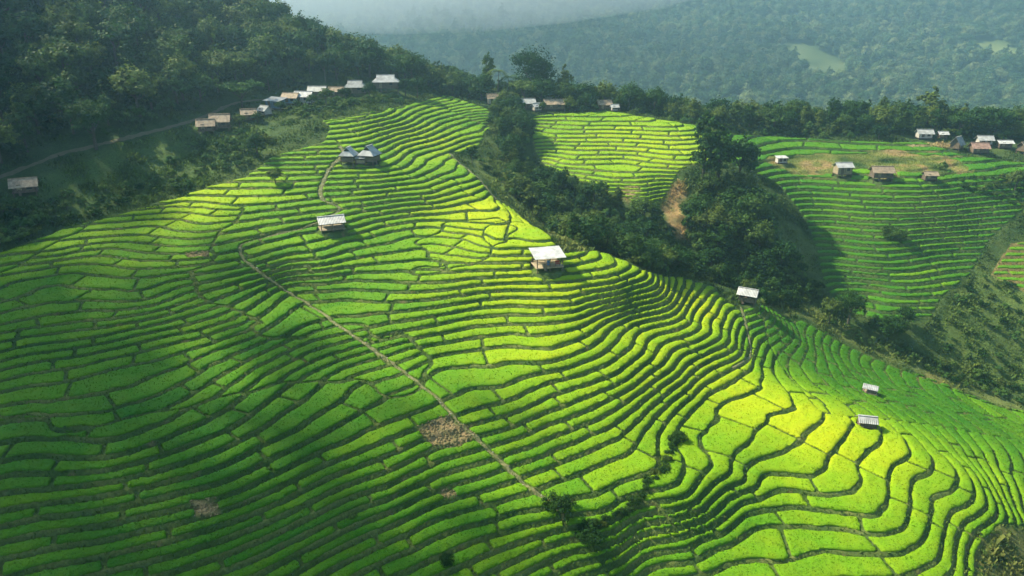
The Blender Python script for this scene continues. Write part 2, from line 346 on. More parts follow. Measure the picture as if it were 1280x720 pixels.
def attrmat(name, attr, nscale, var, rough=0.9, bump=0.4, bdist=0.1, nscale2=None, translucent=0.0):
    m, nt, out, N, L = nodemat(name)
    a = N('Attribute'); a.attribute_name = attr; geo = N('NewGeometry')
    nz = N('TexNoise'); nz.inputs['Scale'].default_value = nscale; nz.inputs['Detail'].default_value = 8; nz.inputs['Roughness'].default_value = 0.65
    L(geo.outputs['Position'], nz.inputs['Vector'])
    mr = N('MapRange'); mr.inputs[1].default_value = 0.3; mr.inputs[2].default_value = 0.7; mr.inputs[3].default_value = 1 - var; mr.inputs[4].default_value = 1 + var
    L(nz.outputs[0], mr.inputs[0])
    hsv = N('HueSaturation'); L(a.outputs['Color'], hsv.inputs['Color']); L(mr.outputs[0], hsv.inputs['Value'])
    nz2 = N('TexNoise'); nz2.inputs['Scale'].default_value = nscale2 or nscale * 0.13; nz2.inputs['Detail'].default_value = 3
    L(geo.outputs['Position'], nz2.inputs['Vector'])
    mh = N('MapRange'); mh.inputs[1].default_value = 0.3; mh.inputs[2].default_value = 0.7; mh.inputs[3].default_value = 0.488; mh.inputs[4].default_value = 0.512
    L(nz2.outputs[0], mh.inputs[0]); L(mh.outputs[0], hsv.inputs['Hue'])
    p = N('BsdfPrincipled'); p.inputs['Roughness'].default_value = rough; p.inputs['Specular IOR Level'].default_value = 0.15
    L(hsv.outputs[0], p.inputs['Base Color'])
    b = N('Bump'); b.inputs['Strength'].default_value = bump; b.inputs['Distance'].default_value = bdist
    L(nz.outputs[0], b.inputs['Height']); L(b.outputs[0], p.inputs['Normal'])
    sh = p.outputs[0]
    if translucent:
        t = N('BsdfTranslucent'); L(hsv.outputs[0], t.inputs[0]); mx = N('MixShader'); mx.inputs[0].default_value = translucent
        L(sh, mx.inputs[1]); L(t.outputs[0], mx.inputs[2]); sh = mx.outputs[0]
    L(sh, out.inputs[0]); return m
M_LAND = attrmat('land', 'tint', 2.6, 0.35, bump=0.8, bdist=0.25)
M_RICE = attrmat('rice_leaves', 'tint', 5.5, 0.20, rough=0.75, bump=0.9, bdist=0.16, nscale2=0.35)
M_BLADE = attrmat('rice_blades', 'tint', 5.5, 0.15, rough=0.7, bump=0.0, nscale2=0.35, translucent=0.5)
M_TUFT = attrmat('undergrowth_leaves', 'tint', 1.2, 0.2, bump=0.0, translucent=0.3)
def leafmat(name, c1, c2, c3, trans=0.3):
    m, nt, out, N, L = nodemat(name)
    oi = N('ObjectInfo'); rp = N('ValToRGB'); L(oi.outputs['Random'], rp.inputs[0])
    rp.color_ramp.elements[0].color = c1; rp.color_ramp.elements[1].color = c3
    e = rp.color_ramp.elements.new(0.55); e.color = c2
    a = N('Attribute'); a.attribute_name = 'shade'
    mr = N('MapRange'); mr.inputs[3].default_value = 0.6; mr.inputs[4].default_value = 1.4; L(a.outputs['Fac'], mr.inputs[0])
    hsv = N('HueSaturation'); L(rp.outputs[0], hsv.inputs['Color']); L(mr.outputs[0], hsv.inputs['Value'])
    p = N('BsdfPrincipled'); p.inputs['Roughness'].default_value = 0.6; p.inputs['Specular IOR Level'].default_value = 0.08
    L(hsv.outputs[0], p.inputs['Base Color'])
    t = N('BsdfTranslucent'); L(hsv.outputs[0], t.inputs[0]); mx = N('MixShader'); mx.inputs[0].default_value = trans
    L(p.outputs[0], mx.inputs[1]); L(t.outputs[0], mx.inputs[2]); L(mx.outputs[0], out.inputs[0]); return m
M_LEAF = leafmat('broad_leaves', (0.017,0.058,0.012,1), (0.038,0.092,0.016,1), (0.115,0.160,0.030,1))
M_LEAFB = leafmat('fresh_leaves', (0.055,0.130,0.028,1), (0.080,0.155,0.032,1), (0.13,0.20,0.045,1))
M_BARK = simple('bark', (0.09,0.075,0.055), 0.9, 0.4, 4, 0.5)

# ------------------------------------------------------------------ mesh helpers
def raw_mesh(name, V, faces, mat, smooth=False, cols=None, attr='tint'):
    me = bpy.data.meshes.new(name); V = np.asarray(V, np.float32)
    me.vertices.add(len(V)); me.vertices.foreach_set('co', V.ravel())
    idx = np.concatenate([np.asarray(f, np.int32).ravel() for f in faces]); tot = np.concatenate([np.full(len(f), np.asarray(f).shape[1], np.int32) for f in faces])
    me.loops.add(len(idx)); me.loops.foreach_set('vertex_index', idx)
    me.polygons.add(len(tot)); me.polygons.foreach_set('loop_start', np.concatenate([[0], np.cumsum(tot)[:-1]]).astype(np.int32)); me.polygons.foreach_set('loop_total', tot)
    if smooth: me.polygons.foreach_set('use_smooth', np.ones(len(tot), bool))
    me.update(calc_edges=True); me.materials.append(mat)
    if cols is not None:
        ca = me.color_attributes.new(attr, 'FLOAT_COLOR', 'POINT')
        c = np.ones((len(V), 4), np.float32); c[:, :3] = cols; ca.data.foreach_set('color', c.ravel())
    return me
def link(name, me, parent=None, kind=None, **props):
    o = bpy.data.objects.new(name, me); COL.objects.link(o); o.parent = parent
    if kind: o['kind'] = kind
    for k, v in props.items(): o[k] = v
    return o
def empty(name, loc, label, cat, group=None, rz=0.0, scale=1.0):
    o = bpy.data.objects.new(name, None); COL.objects.link(o); o.location = loc; o.rotation_euler = (0, 0, rz)
    o.empty_display_size = 0.5; o.scale = (scale,) * 3 if np.isscalar(scale) else scale
    o['label'] = label; o['category'] = cat
    if group: o['group'] = group
    return o

# ------------------------------------------------------------------ the ground sheet and its colours
cols = np.empty(VX.shape + (3,), np.float32)
n1 = vnoise(VX, VY, 9, 41, 3); n2 = vnoise(VX, VY, 2.2, 42, 2)
mixc = lambda a, b, t: np.asarray(a) * (1 - t[..., None]) + np.asarray(b) * t[..., None]
cols[:] = mixc((0.030,0.062,0.016), (0.070,0.105,0.026), np.clip(0.5 + n1 * 0.7 + n2 * 0.3, 0, 1))
sub = cols[ay0:ay0+ayn, ax0:ax0+axn]
nn2 = vnoise(FX, FY, 1.3, 43, 2); nn3 = vnoise(FX, FY, 6, 44, 2)
ris = mixc((0.048,0.095,0.018), (0.095,0.135,0.032), np.clip(0.45 + nn3 * 0.8, 0, 1))            # grassy risers
ris = mixc(ris, (0.17,0.13,0.06), np.clip((nn2 - 0.5) * 2.2, 0, 0.7))                              # dry earth patches
ris = np.where((reg == 3)[..., None], mixc((0.035,0.075,0.018), (0.065,0.105,0.028), np.clip(.5 + nn3 * .8, 0, 1)), ris)
bnd = np.clip(np.exp(-((G * W - 0.32) / 0.2) ** 2), 0, 1)
ris = mixc(ris, (0.20,0.22,0.06), bnd * np.where(reg == 3, .25, 1) * np.clip(0.35 + nn3, 0, 0.8))
wtz = sstep(-0.3, 0.3, dreg); sub[:] = sub * (1 - wtz[..., None]) + ris * wtz[..., None]
fal = sstep(-2, 2, dFa + nn3 * 5)
sub[:] = mixc(sub, (0.20,0.21,0.055), fal * np.clip(0.55 + nn3 * 0.7, 0, 1)) 
sub[:] = mixc(sub, (0.30,0.20,0.10), fal * np.clip((nn3 - 0.3) * 2.5, 0, 0.8))
sub[:] = mixc(sub, (0.22,0.15,0.06), np.where(reg == 4, 0.7, 0.0))
for pl, c, amt in [(poly((838,225),(856,228),(852,262),(862,300),(838,296),(826,262)), (0.34,0.22,0.10), 0.9),
                   (poly((770,245),(795,232),(800,240),(785,252)), (0.36,0.24,0.13), 0.8),
                   (poly((1130,180),(1190,178),(1200,184),(1140,187)), (0.45,0.32,0.17), 0.8),
                   (poly((590,195),(640,195),(660,225),(690,285),(640,262),(610,230)), (0.17,0.21,0.055), 0.7),
                   (poly((680,290),(715,300),(735,316),(700,318)), (0.24,0.24,0.08), 0.7),
                   (poly((950,375),(1010,380),(1110,430),(1280,500),(1280,515),(1180,480),(1050,425),(1000,397),(960,384)), (0.17,0.20,0.055), 0.7),
                   (poly((1100,460),(1170,470),(1200,490),(1150,478)), (0.22,0.19,0.06), 0.7),
                   (poly((955,250),(1000,280),(1018,310),(1020,345),(990,330)), (0.09,0.125,0.035), 0.8),
                   (poly((1190,372),(1230,335),(1290,372),(1290,495),(1165,452)), (0.105,0.150,0.035), 0.8), (poly((0,240),(140,182),(260,152),(340,160),(335,190),(237,238),(75,282),(0,305)), (0.080,0.130,0.030), 0.8),
                   (poly((1215,660),(1290,660),(1290,730),(1205,730)), (0.17,0.16,0.05), 0.7)]:
    sub[:] = mixc(sub, c, sstep(-0.8, 1.0, sdist(FX, FY, pl) + nn3 * 1.5) * amt * np.clip(0.8 + nn2 * 0.5, 0, 1))
sub[:] = mixc(sub, (0.36,0.25,0.12), sstep(-0.1, 0.5, bared) * np.clip(0.75 + nn2 * 0.6, 0, 1))
clear = [poly((976,54),(1012,56),(1062,80),(1070,98),(1030,108),(1000,86)), poly((1205,48),(1245,52),(1282,68),(1280,78),(1235,78)), poly((1252,92),(1295,98),(1295,116))]
for c in clear: cols[:] = mixc(cols, (0.20,0.23,0.08), sstep(-6, 6, sdist(VX, VY, c)) * np.clip(0.6 + vnoise(VX, VY, 22, 45, 3) * 1.2, 0, 1))
ii = np.arange(NXg * NYg).reshape(NYg, NXg)
quads = np.stack([ii[:-1, :-1], ii[:-1, 1:], ii[1:, 1:], ii[1:, :-1]], -1).reshape(-1, 4)
land_o = link('terrain', raw_mesh('terrain', np.stack([VX, VY, ZV], -1).reshape(-1, 3), [quads], M_LAND, True, cols.reshape(-1, 3)), None, 'structure')

# ------------------------------------------------------------------ rice paddies: one mat of rice for every plot
hwid = 0.5 - np.clip((GAP / 2 + np.where(reg == 5, .08, np.where(half, .09, .11))) / W, 0.04, 0.30)
strip = W * (hwid - np.abs(G - 0.5))
lev = K + np.array([0, 0, 1000, 2000, 3000, 4000])[reg] + np.where(half, 200, 0)
PID = np.full(FX.shape, -1, np.int64); cross = np.zeros(FX.shape)
base = 0
for k in np.unique(lev[reg > 0]):
    m = (lev == k) & (reg > 0); xs, ys = FX[m], FY[m]
    if xs.size < 30: continue
    sp = {0: 24.0, 1: 20.0, 2: 22.0, 3: 14.0, 4: 22.0}[int(k >= 500) + int(k >= 1500) + int(k >= 2500) + int(k >= 3500)]
    order = rng.permutation(xs.size)[:400]; seeds = []
    for i in order:
        r_ = sp * (0.35 + 1.35 * rng.random() ** 1.3)
        if all((xs[i]-a)**2 + (ys[i]-b)**2 > r_*r_ for a, b in seeds): seeds.append((xs[i], ys[i]))
    sd = np.array(seeds); d = np.sqrt((xs[:, None] - sd[None, :, 0]) ** 2 + (ys[:, None] - sd[None, :, 1]) ** 2)
    o = np.argsort(d, 1)[:, :2]; d1 = d[np.arange(len(xs)), o[:, 0]]
    d2 = d[np.arange(len(xs)), o[:, 1]] if len(sd) > 1 else d1 + 99
    sepd = np.hypot(*(sd[o[:, 0]] - sd[o[:, 1]]).T) if len(sd) > 1 else np.ones(len(xs))
    cross[m] = (d2 * d2 - d1 * d1) / (2 * np.maximum(sepd, 1e-3)) - 0.27
    PID[m] = base + o[:, 0]; base += len(sd)
edge_w = np.where(reg == 3, dC - 0.6, np.where((reg == 1) | (reg == 5), np.minimum(dM - 0.5, np.abs(dE) - .12), dreg - 0.4))
Fv = np.minimum.reduce([strip, cross, edge_w, pathd - 0.15, hutd, -bared])
fallow_cut = np.where((reg == 3), 1.2 - (dFa + nn3 * 3), 9.0)
Fv = np.minimum.reduce([Fv, fallow_cut, dbound - .22])
Fv = Fv + vnoise(FX, FY, 1.1, 91, 2) * 0.07
Fv[PID < 0] = -1
nF = FX.size; fi = np.arange(nF).reshape(FX.shape); par = ((np.arange(ayn - 1)[:, None] + np.arange(axn - 1)[None]) % 2 == 0)
a_, b_, c_, d_ = fi[:-1, :-1], fi[:-1, 1:], fi[1:, 1:], fi[1:, :-1]
T = np.concatenate([np.stack([a_, b_, c_], -1)[par], np.stack([a_, c_, d_], -1)[par], np.stack([a_, b_, d_], -1)[~par], np.stack([b_, c_, d_], -1)[~par]])
fv = Fv.ravel(); pid = PID.ravel(); Ins = fv[T] > 0; cnt = Ins.sum(1)
keep = cnt > 0; T = T[keep]; Ins = Ins[keep]; cnt = cnt[keep]
pm = np.where(Ins, pid[T], -1).max(1); bad = (Ins & (pid[T] != pm[:, None])).any(1)
T = T[~bad]; Ins = Ins[~bad]; cnt = cnt[~bad]; pm = pm[~bad]
def rot(Tt, sel):                                 # turn so that the odd one out comes first
    k = np.argmax(sel, 1); r_ = np.arange(len(Tt)); return np.stack([Tt[r_, k], Tt[r_, (k + 1) % 3], Tt[r_, (k + 2) % 3]], -1)
t3 = T[cnt == 3]; t1 = rot(T[cnt == 1], Ins[cnt == 1]); t2 = rot(T[cnt == 2], ~Ins[cnt == 2])
ek = lambda i, o: i * nF + o                      # inside vertex, outside vertex
E1 = np.stack([ek(t1[:, 0], t1[:, 1]), ek(t1[:, 0], t1[:, 2])], -1)
E2 = np.stack([ek(t2[:, 1], t2[:, 0]), ek(t2[:, 2], t2[:, 0])], -1)
EU, inv = np.unique(np.concatenate([E1.ravel(), E2.ravel()]), return_inverse=True)
e1 = inv[:E1.size].reshape(-1, 2) + nF; e2 = inv[E1.size:].reshape(-1, 2) + nF
ei, eo = EU // nF, EU % nF; tt = np.clip(fv[ei] / (fv[ei] - fv[eo] + 1e-9), 0.05, 0.97)
fx_, fy_ = FX.ravel(), FY.ravel(); tz = tread_z.ravel()
RH = np.where(half, .32, np.array([.4, .38, .36, .38, .36, .18])[reg]).ravel()
zin = tz + RH + vnoise(fx_, fy_, 0.8, 61, 1) * 0.07 + vnoise(fx_, fy_, 3.5, 62, 1) * 0.06 - 0.12 * (1 - sstep(0.0, 0.45, fv))
ex = fx_[ei] + (fx_[eo] - fx_[ei]) * tt; ey = fy_[ei] + (fy_[eo] - fy_[ei]) * tt
ez = tz[ei] + RH[ei] - 0.17
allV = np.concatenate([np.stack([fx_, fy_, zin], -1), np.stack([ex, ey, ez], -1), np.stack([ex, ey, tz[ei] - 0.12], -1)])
nE = len(EU)
tris = np.concatenate([t3, np.stack([t1[:, 0], e1[:, 0], e1[:, 1]], -1), np.stack([e2[:, 0], t2[:, 1], t2[:, 2]], -1), np.stack([e2[:, 0], t2[:, 2], e2[:, 1]], -1)])
tpid = np.concatenate([pm[cnt == 3], pm[cnt == 1], pm[cnt == 2], pm[cnt == 2]])
seg = np.concatenate([np.stack([e1[:, 1], e1[:, 0]], -1), np.stack([e2[:, 0], e2[:, 1]], -1)])
spid = np.concatenate([pm[cnt == 1], pm[cnt == 2]])
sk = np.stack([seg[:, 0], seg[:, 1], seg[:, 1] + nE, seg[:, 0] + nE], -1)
# ripeness of the rice, a colour of the crop itself
def blob(px, py, rad):
    c = hit(px, py); return np.exp(-(((FX - c[0]) ** 2 + (FY - c[1]) ** 2) / rad ** 2))
ripe = 0.32 + 0.16 * vnoise(FX, FY, 26, 71, 2)
for px, py, rad, amt in [(1000,530,15,.30),(1060,560,14,.24),(940,490,10,.24),(700,400,30,.10),(600,250,30,.10),(880,385,9,.4),(850,370,8,.3),(620,270,13,.45),(270,245,13,.28),(230,255,12,.2),(540,175,16,.35),(650,350,16,.2),(760,160,24,.3),(850,200,18,.25),(700,430,20,.2),(1230,590,10,.15),(480,250,14,.1)]:
    ripe = ripe + amt * blob(px, py, rad)
for px, py, rad, amt in [(1080,450,24,.32),(1180,520,20,.28),(1010,430,13,.28),(450,650,30,.12),(350,390,18,.12),(300,600,40,.12)]:
    ripe = ripe - amt * blob(px, py, rad)
ripe = np.where(reg == 3, ripe - 0.22, ripe)
prand = rng.normal(0, 0.055, base + 2)
rp_ = np.clip(ripe.ravel() + np.where(pid >= 0, prand[np.clip(pid, 0, None)], 0), 0, 1)
stops = np.array([[0.044,0.155,0.004],[0.094,0.230,0.003],[0.182,0.322,0.003],[0.280,0.390,0.003],[0.370,0.435,0.003]])
def ramp(t):
    t = np.clip(t, 0, 1) * (len(stops) - 1); i = np.minimum(t.astype(int), len(stops) - 2); f = (t - i)[:, None]
    return stops[i] * (1 - f) + stops[i + 1] * f
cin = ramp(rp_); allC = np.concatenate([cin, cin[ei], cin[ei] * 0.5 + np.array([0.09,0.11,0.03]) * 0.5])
# blades standing up out of each mat
v0, v1, v2 = allV[tris[:, 0]], allV[tris[:, 1]], allV[tris[:, 2]]; ta_ = 0.5 * np.abs(np.cross(v1 - v0, v2 - v0)[:, 2]); bx_, by_, bf_ = project((v0 + v1 + v2) / 3)
dens_ = np.where((bx_ > -20) & (bx_ < 1300) & (by_ > 0) & (by_ < 740), np.clip(6.0 * (110 / np.maximum(bf_, 60)) ** 2, 1.8, 10), 0)
nb = rng.poisson(ta_ * dens_); bt = np.repeat(np.arange(len(tris)), nb); r1_ = np.sqrt(rng.random(len(bt))); r2_ = rng.random(len(bt))
w0, w1, w2 = (1 - r1_)[:, None], (r1_ * (1 - r2_))[:, None], (r1_ * r2_)[:, None]
bp = v0[bt] * w0 + v1[bt] * w1 + v2[bt] * w2; bc = allC[tris[bt, 0]] * w0 + allC[tris[bt, 1]] * w1 + allC[tris[bt, 2]] * w2
nbl = len(bt); bh = rng.uniform(.07, .17, nbl); an = rng.uniform(0, 6.28, nbl); ln = rng.uniform(.2, 1.1, nbl) * bh; bw = rng.uniform(.04, .085, nbl) * np.clip(bf_[bt] / 110, .8, 2)
dv = np.stack([np.cos(an), np.sin(an), 0 * an], -1); sv = np.stack([-np.sin(an), np.cos(an), 0 * an], -1); up_ = np.array([0, 0, 1.0])
BV = np.stack([bp - sv * bw[:, None] - up_ * .06, bp + sv * bw[:, None] - up_ * .06, bp + dv * ln[:, None] + sv * bw[:, None] * .8 + up_ * bh[:, None], bp + dv * ln[:, None] - sv * bw[:, None] * .8 + up_ * bh[:, None]], 1).reshape(-1, 3)
BC = np.repeat(bc * rng.uniform(.95, 1.15, (nbl, 1)) * np.column_stack([rng.uniform(.9, 1.25, nbl), np.ones(nbl), np.ones(nbl)]), 4, 0)
n_skirt = len(sk); o_ = len(allV); allV = np.concatenate([allV, BV]); allC = np.concatenate([allC, BC])
sk = np.concatenate([sk, np.arange(nbl * 4).reshape(-1, 4) + o_]); spid = np.concatenate([spid, tpid[bt]])
print('blades', nbl, 'mat tris', len(tris))
# which plots show largest
cx = allV[tris].mean(1); px_, py_, fw_ = project(cx); A2 = 0.5 * np.abs(np.cross(allV[tris[:, 1]] - allV[tris[:, 0]], allV[tris[:, 2]] - allV[tris[:, 0]])[:, 2])
inv_ = (px_ > 0) & (px_ < 1280) & (py_ > 0) & (py_ < 720)
area = np.bincount(tpid, A2 / fw_ ** 2 * inv_, base + 1); top = set(np.argsort(-area)[:300].tolist())
def submesh(name, tsel, ssel):
    f3 = tris[tsel]; f4 = sk[ssel]; u, iv = np.unique(np.concatenate([f3.ravel(), f4.ravel()]), return_inverse=True)
    me = raw_mesh(name, allV[u], [iv[:f3.size].reshape(-1, 3), iv[f3.size:].reshape(-1, 4)], M_RICE, True, allC[u])
    me.materials.append(M_BLADE); me.polygons.foreach_set('material_index', np.concatenate([np.zeros(len(f3), np.int32), (ssel >= n_skirt).astype(np.int32)])); return me
so = np.argsort(tpid, kind='stable'); ts = tpid[so]; ss = np.argsort(spid, kind='stable'); sp_ = spid[ss]; rest_t = []; rest_s = []
for q in range(base):
    ta, tb = np.searchsorted(ts, [q, q + 1]); sa, sb = np.searchsorted(sp_, [q, q + 1])
    if tb - ta < 4: continue
    if q in top: link('rice_paddy', submesh('rice_paddy', so[ta:tb], ss[sa:sb]), land_o)
    else: rest_t.append(so[ta:tb]); rest_s.append(ss[sa:sb])
link('rice_cover', submesh('rice_cover', np.concatenate(rest_t), np.concatenate(rest_s)), land_o, 'stuff')

# ------------------------------------------------------------------ track and footpaths
M_DIRT = simple('dirt', (0.15,0.12,0.07), 0.95, 0.45, 1.5, 0.6, col2=(0.13,0.13,0.06,1))
M_PATH = simple('trodden_path', (0.20,0.175,0.08), 0.95, 0.3, 3.0, 0.8, col2=(0.075,0.11,0.025,1))
def strip_mesh(name, L, hw, mat, lift, kind='structure'):
    tg = np.gradient(L, axis=0); tg /= np.linalg.norm(tg, axis=1)[:, None]; nm = np.stack([-tg[:, 1], tg[:, 0]], -1); rows = []
    for i, s in enumerate((-1, -0.35, 0.35, 1)):
        q = L + nm * (s * hw * (1 + 0.75 * vnoise(L[:, 0], L[:, 1], 1.3, 50 + i, 2)))[:, None]
        z = np.maximum.reduce([zat(q[:, 0] + a, q[:, 1] + b) for a, b in ((0,0),(.14,0),(-.14,0),(0,.14),(0,-.14))])
        rows.append(np.column_stack([q, z + (lift if abs(s) < 1 else lift * 0.3)]))
    V = np.stack(rows, 1).reshape(-1, 3); n = len(L); b = np.arange(n - 1)[:, None] * 4 + np.arange(3)[None]; b = b.ravel()
    link(name, raw_mesh(name, V, [np.stack([b, b + 4, b + 5, b + 1], -1)], mat, True), None, kind)
strip_mesh('road', ROADL, 0.5, M_DIRT, 0.05)
for hw, L in PATHL: strip_mesh('footpath', L, hw, M_PATH, 0.07)
# stones strewn along the trodden path and the bare plots
def blobs(name, centres, sizes, mat, label, cat, cols=None):
    ico = np.array([(0,0,1),(.89,0,.45),(.28,.85,.45),(-.72,.53,.45),(-.72,-.53,.45),(.28,-.85,.45),(.72,.53,-.45),(-.28,.85,-.45),(-.89,0,-.45),(-.28,-.85,-.45),(.72,-.53,-.45),(0,0,-1)])
    fc = np.array([(0,1,2),(0,2,3),(0,3,4),(0,4,5),(0,5,1),(1,6,2),(2,7,3),(3,8,4),(4,9,5),(5,10,1),(6,7,2),(7,8,3),(8,9,4),(9,10,5),(10,6,1),(11,7,6),(11,8,7),(11,9,8),(11,10,9),(11,6,10)])
    n = len(centres); V = ico[None] * (1 + 0.35 * rng.standard_normal((n, 12, 1))) * (sizes[:, None, None] * rng.uniform(0.6, 1.2, (n, 1, 3))) + centres[:, None]
    F = fc[None] + (np.arange(n) * 12)[:, None, None]
    return link(name, raw_mesh(name, V.reshape(-1, 3), [F.reshape(-1, 3)], mat, False), None, 'stuff', label=label, category=cat)
M_STONE = simple('stone', (0.42,0.38,0.30), 0.9, 0.35, 2.0, 0.3)
cs = []
for (hw, L), dens in zip(PATHL, (0.9, 4.0, 0.6, 0.9, 0.5)):
    for p in L[rng.random(len(L)) < 1]:
        for _ in range(rng.poisson(dens * 0.5)): cs.append(p + rng.normal(0, hw * 0.8, 2))
cs = np.array(cs); blobs('stones', np.column_stack([cs, zat(cs[:, 0], cs[:, 1]) + 0.05]), rng.uniform(0.05, 0.17, len(cs)), M_STONE, 'pale stones strewn along the trodden paths between paddies', 'stones')
cs = []
for b in BARE:
    lo, hi = b.min(0), b.max(0)
    q = rng.uniform(lo, hi, (int(13 * np.prod(hi - lo)), 2)); cs.append(q[sdist(q[:, 0], q[:, 1], b) > -0.2])
cs = np.vstack(cs); blobs('rubble', np.column_stack([cs, zat(cs[:, 0], cs[:, 1]) + 0.04]), rng.uniform(0.06, 0.2, len(cs)), simple('straw', (0.36,0.27,0.13), 0.95, 0.5, 0.7, 0, col2=(0.11,0.12,0.035,1)), 'heaped straw and clods on the bare brown plots', 'rubble')

# ------------------------------------------------------------------ huts and houses
M_WHITE = simple('white_roof_sheet', (0.44,0.44,0.43), 0.5, 0.35, 0.9, 0)
M_GREY = simple('grey_roof_sheet', (0.34,0.35,0.34), 0.55, 0.35, 1.2, 0)
M_TAN = simple('weathered_tan_roof', (0.36,0.27,0.18), 0.8, 0.4, 1.5, 0.3)
M_RUST = simple('rusty_roof_sheet', (0.33,0.20,0.15), 0.7, 0.4, 1.5, 0.2)
M_WOOD = simple('dark_planks', (0.15,0.11,0.075), 0.85, 0.4, 3, 0.4)
M_BAMB = simple('bamboo_wall', (0.34,0.27,0.17), 0.8, 0.35, 4, 0.4)
M_BLUE = simple('blue_painted_wall', (0.13,0.24,0.34), 0.6, 0.25, 2, 0)
M_PALE = simple('pale_render', (0.50,0.47,0.42), 0.85, 0.25, 2, 0.2)
M_DARK = simple('dark_opening', (0.02,0.02,0.022), 0.4, 0.2, 2, 0)
M_RED = simple('red_cloth', (0.45,0.06,0.04), 0.8, 0.2, 3, 0)
M_BARREL = simple('blue_plastic', (0.06,0.20,0.45), 0.4, 0.15, 2, 0)
def solid(name, pts, thick, mat, parent, nrm=None):
    """a flat polygon given real thickness along its normal (or nrm)"""
    P_ = [Vector(p) for p in pts]; n = len(P_); nv = Vector(nrm) if nrm else (P_[1] - P_[0]).cross(P_[2] - P_[0]).normalized()
    V = [tuple(p) for p in P_] + [tuple(p - nv * thick) for p in P_]
    me = bpy.data.meshes.new(name); me.from_pydata(V, [], [tuple(range(n)), tuple(range(2 * n - 1, n - 1, -1))] + [(i, i + n, (i + 1) % n + n, (i + 1) % n) for i in range(n)]); me.update(); me.materials.append(mat)
    return link(name, me, parent)
def boxp(name, c, size, mat, parent):
    x, y, z = c; a, b, h = [v / 2 for v in size]
    V = [(x+i*a, y+j*b, z+k*h) for k in (-1, 1) for i, j in ((-1,-1),(1,-1),(1,1),(-1,1))]
    me = bpy.data.meshes.new(name); me.from_pydata(V, [], [(3,2,1,0),(4,5,6,7),(0,1,5,4),(1,2,6,5),(2,3,7,6),(3,0,4,7)]); me.update(); me.materials.append(mat)
    return link(name, me, parent)
def corrugated(name, e0, e1, r1, r0, mat, parent, pitch=0.30, amp=0.035):
    """roof sheet from eave e0-e1 to ridge r0-r1 with ribs running down the slope"""
    e0, e1, r0, r1 = map(Vector, (e0, e1, r0, r1)); n = max(6, int((e1 - e0).length / pitch) * 2); nv = (e1 - e0).cross(r0 - e0).normalized(); V = []; F = []
    for lay in (0, 1):
        for i in range(n + 1):
            t = i / n; off = nv * (amp * (1 if i % 2 else -1) - 0.03 * lay)
            V += [tuple(e0.lerp(e1, t) + off), tuple(r0.lerp(r1, t) + off)]
    o = 2 * (n + 1)
    for i in range(n):
        a = 2 * i; F += [(a, a+2, a+3, a+1), (o+a, o+a+1, o+a+3, o+a+2), (a, o+a, o+a+2, a+2), (a+1, a+3, o+a+3, o+a+1)]
    F += [(0, 1, o+1, o), (2*n, o+2*n, o+2*n+1, 2*n+1)]
    me = bpy.data.meshes.new(name); me.from_pydata(V, [], F); me.update(); me.materials.append(mat); return link(name, me, parent)
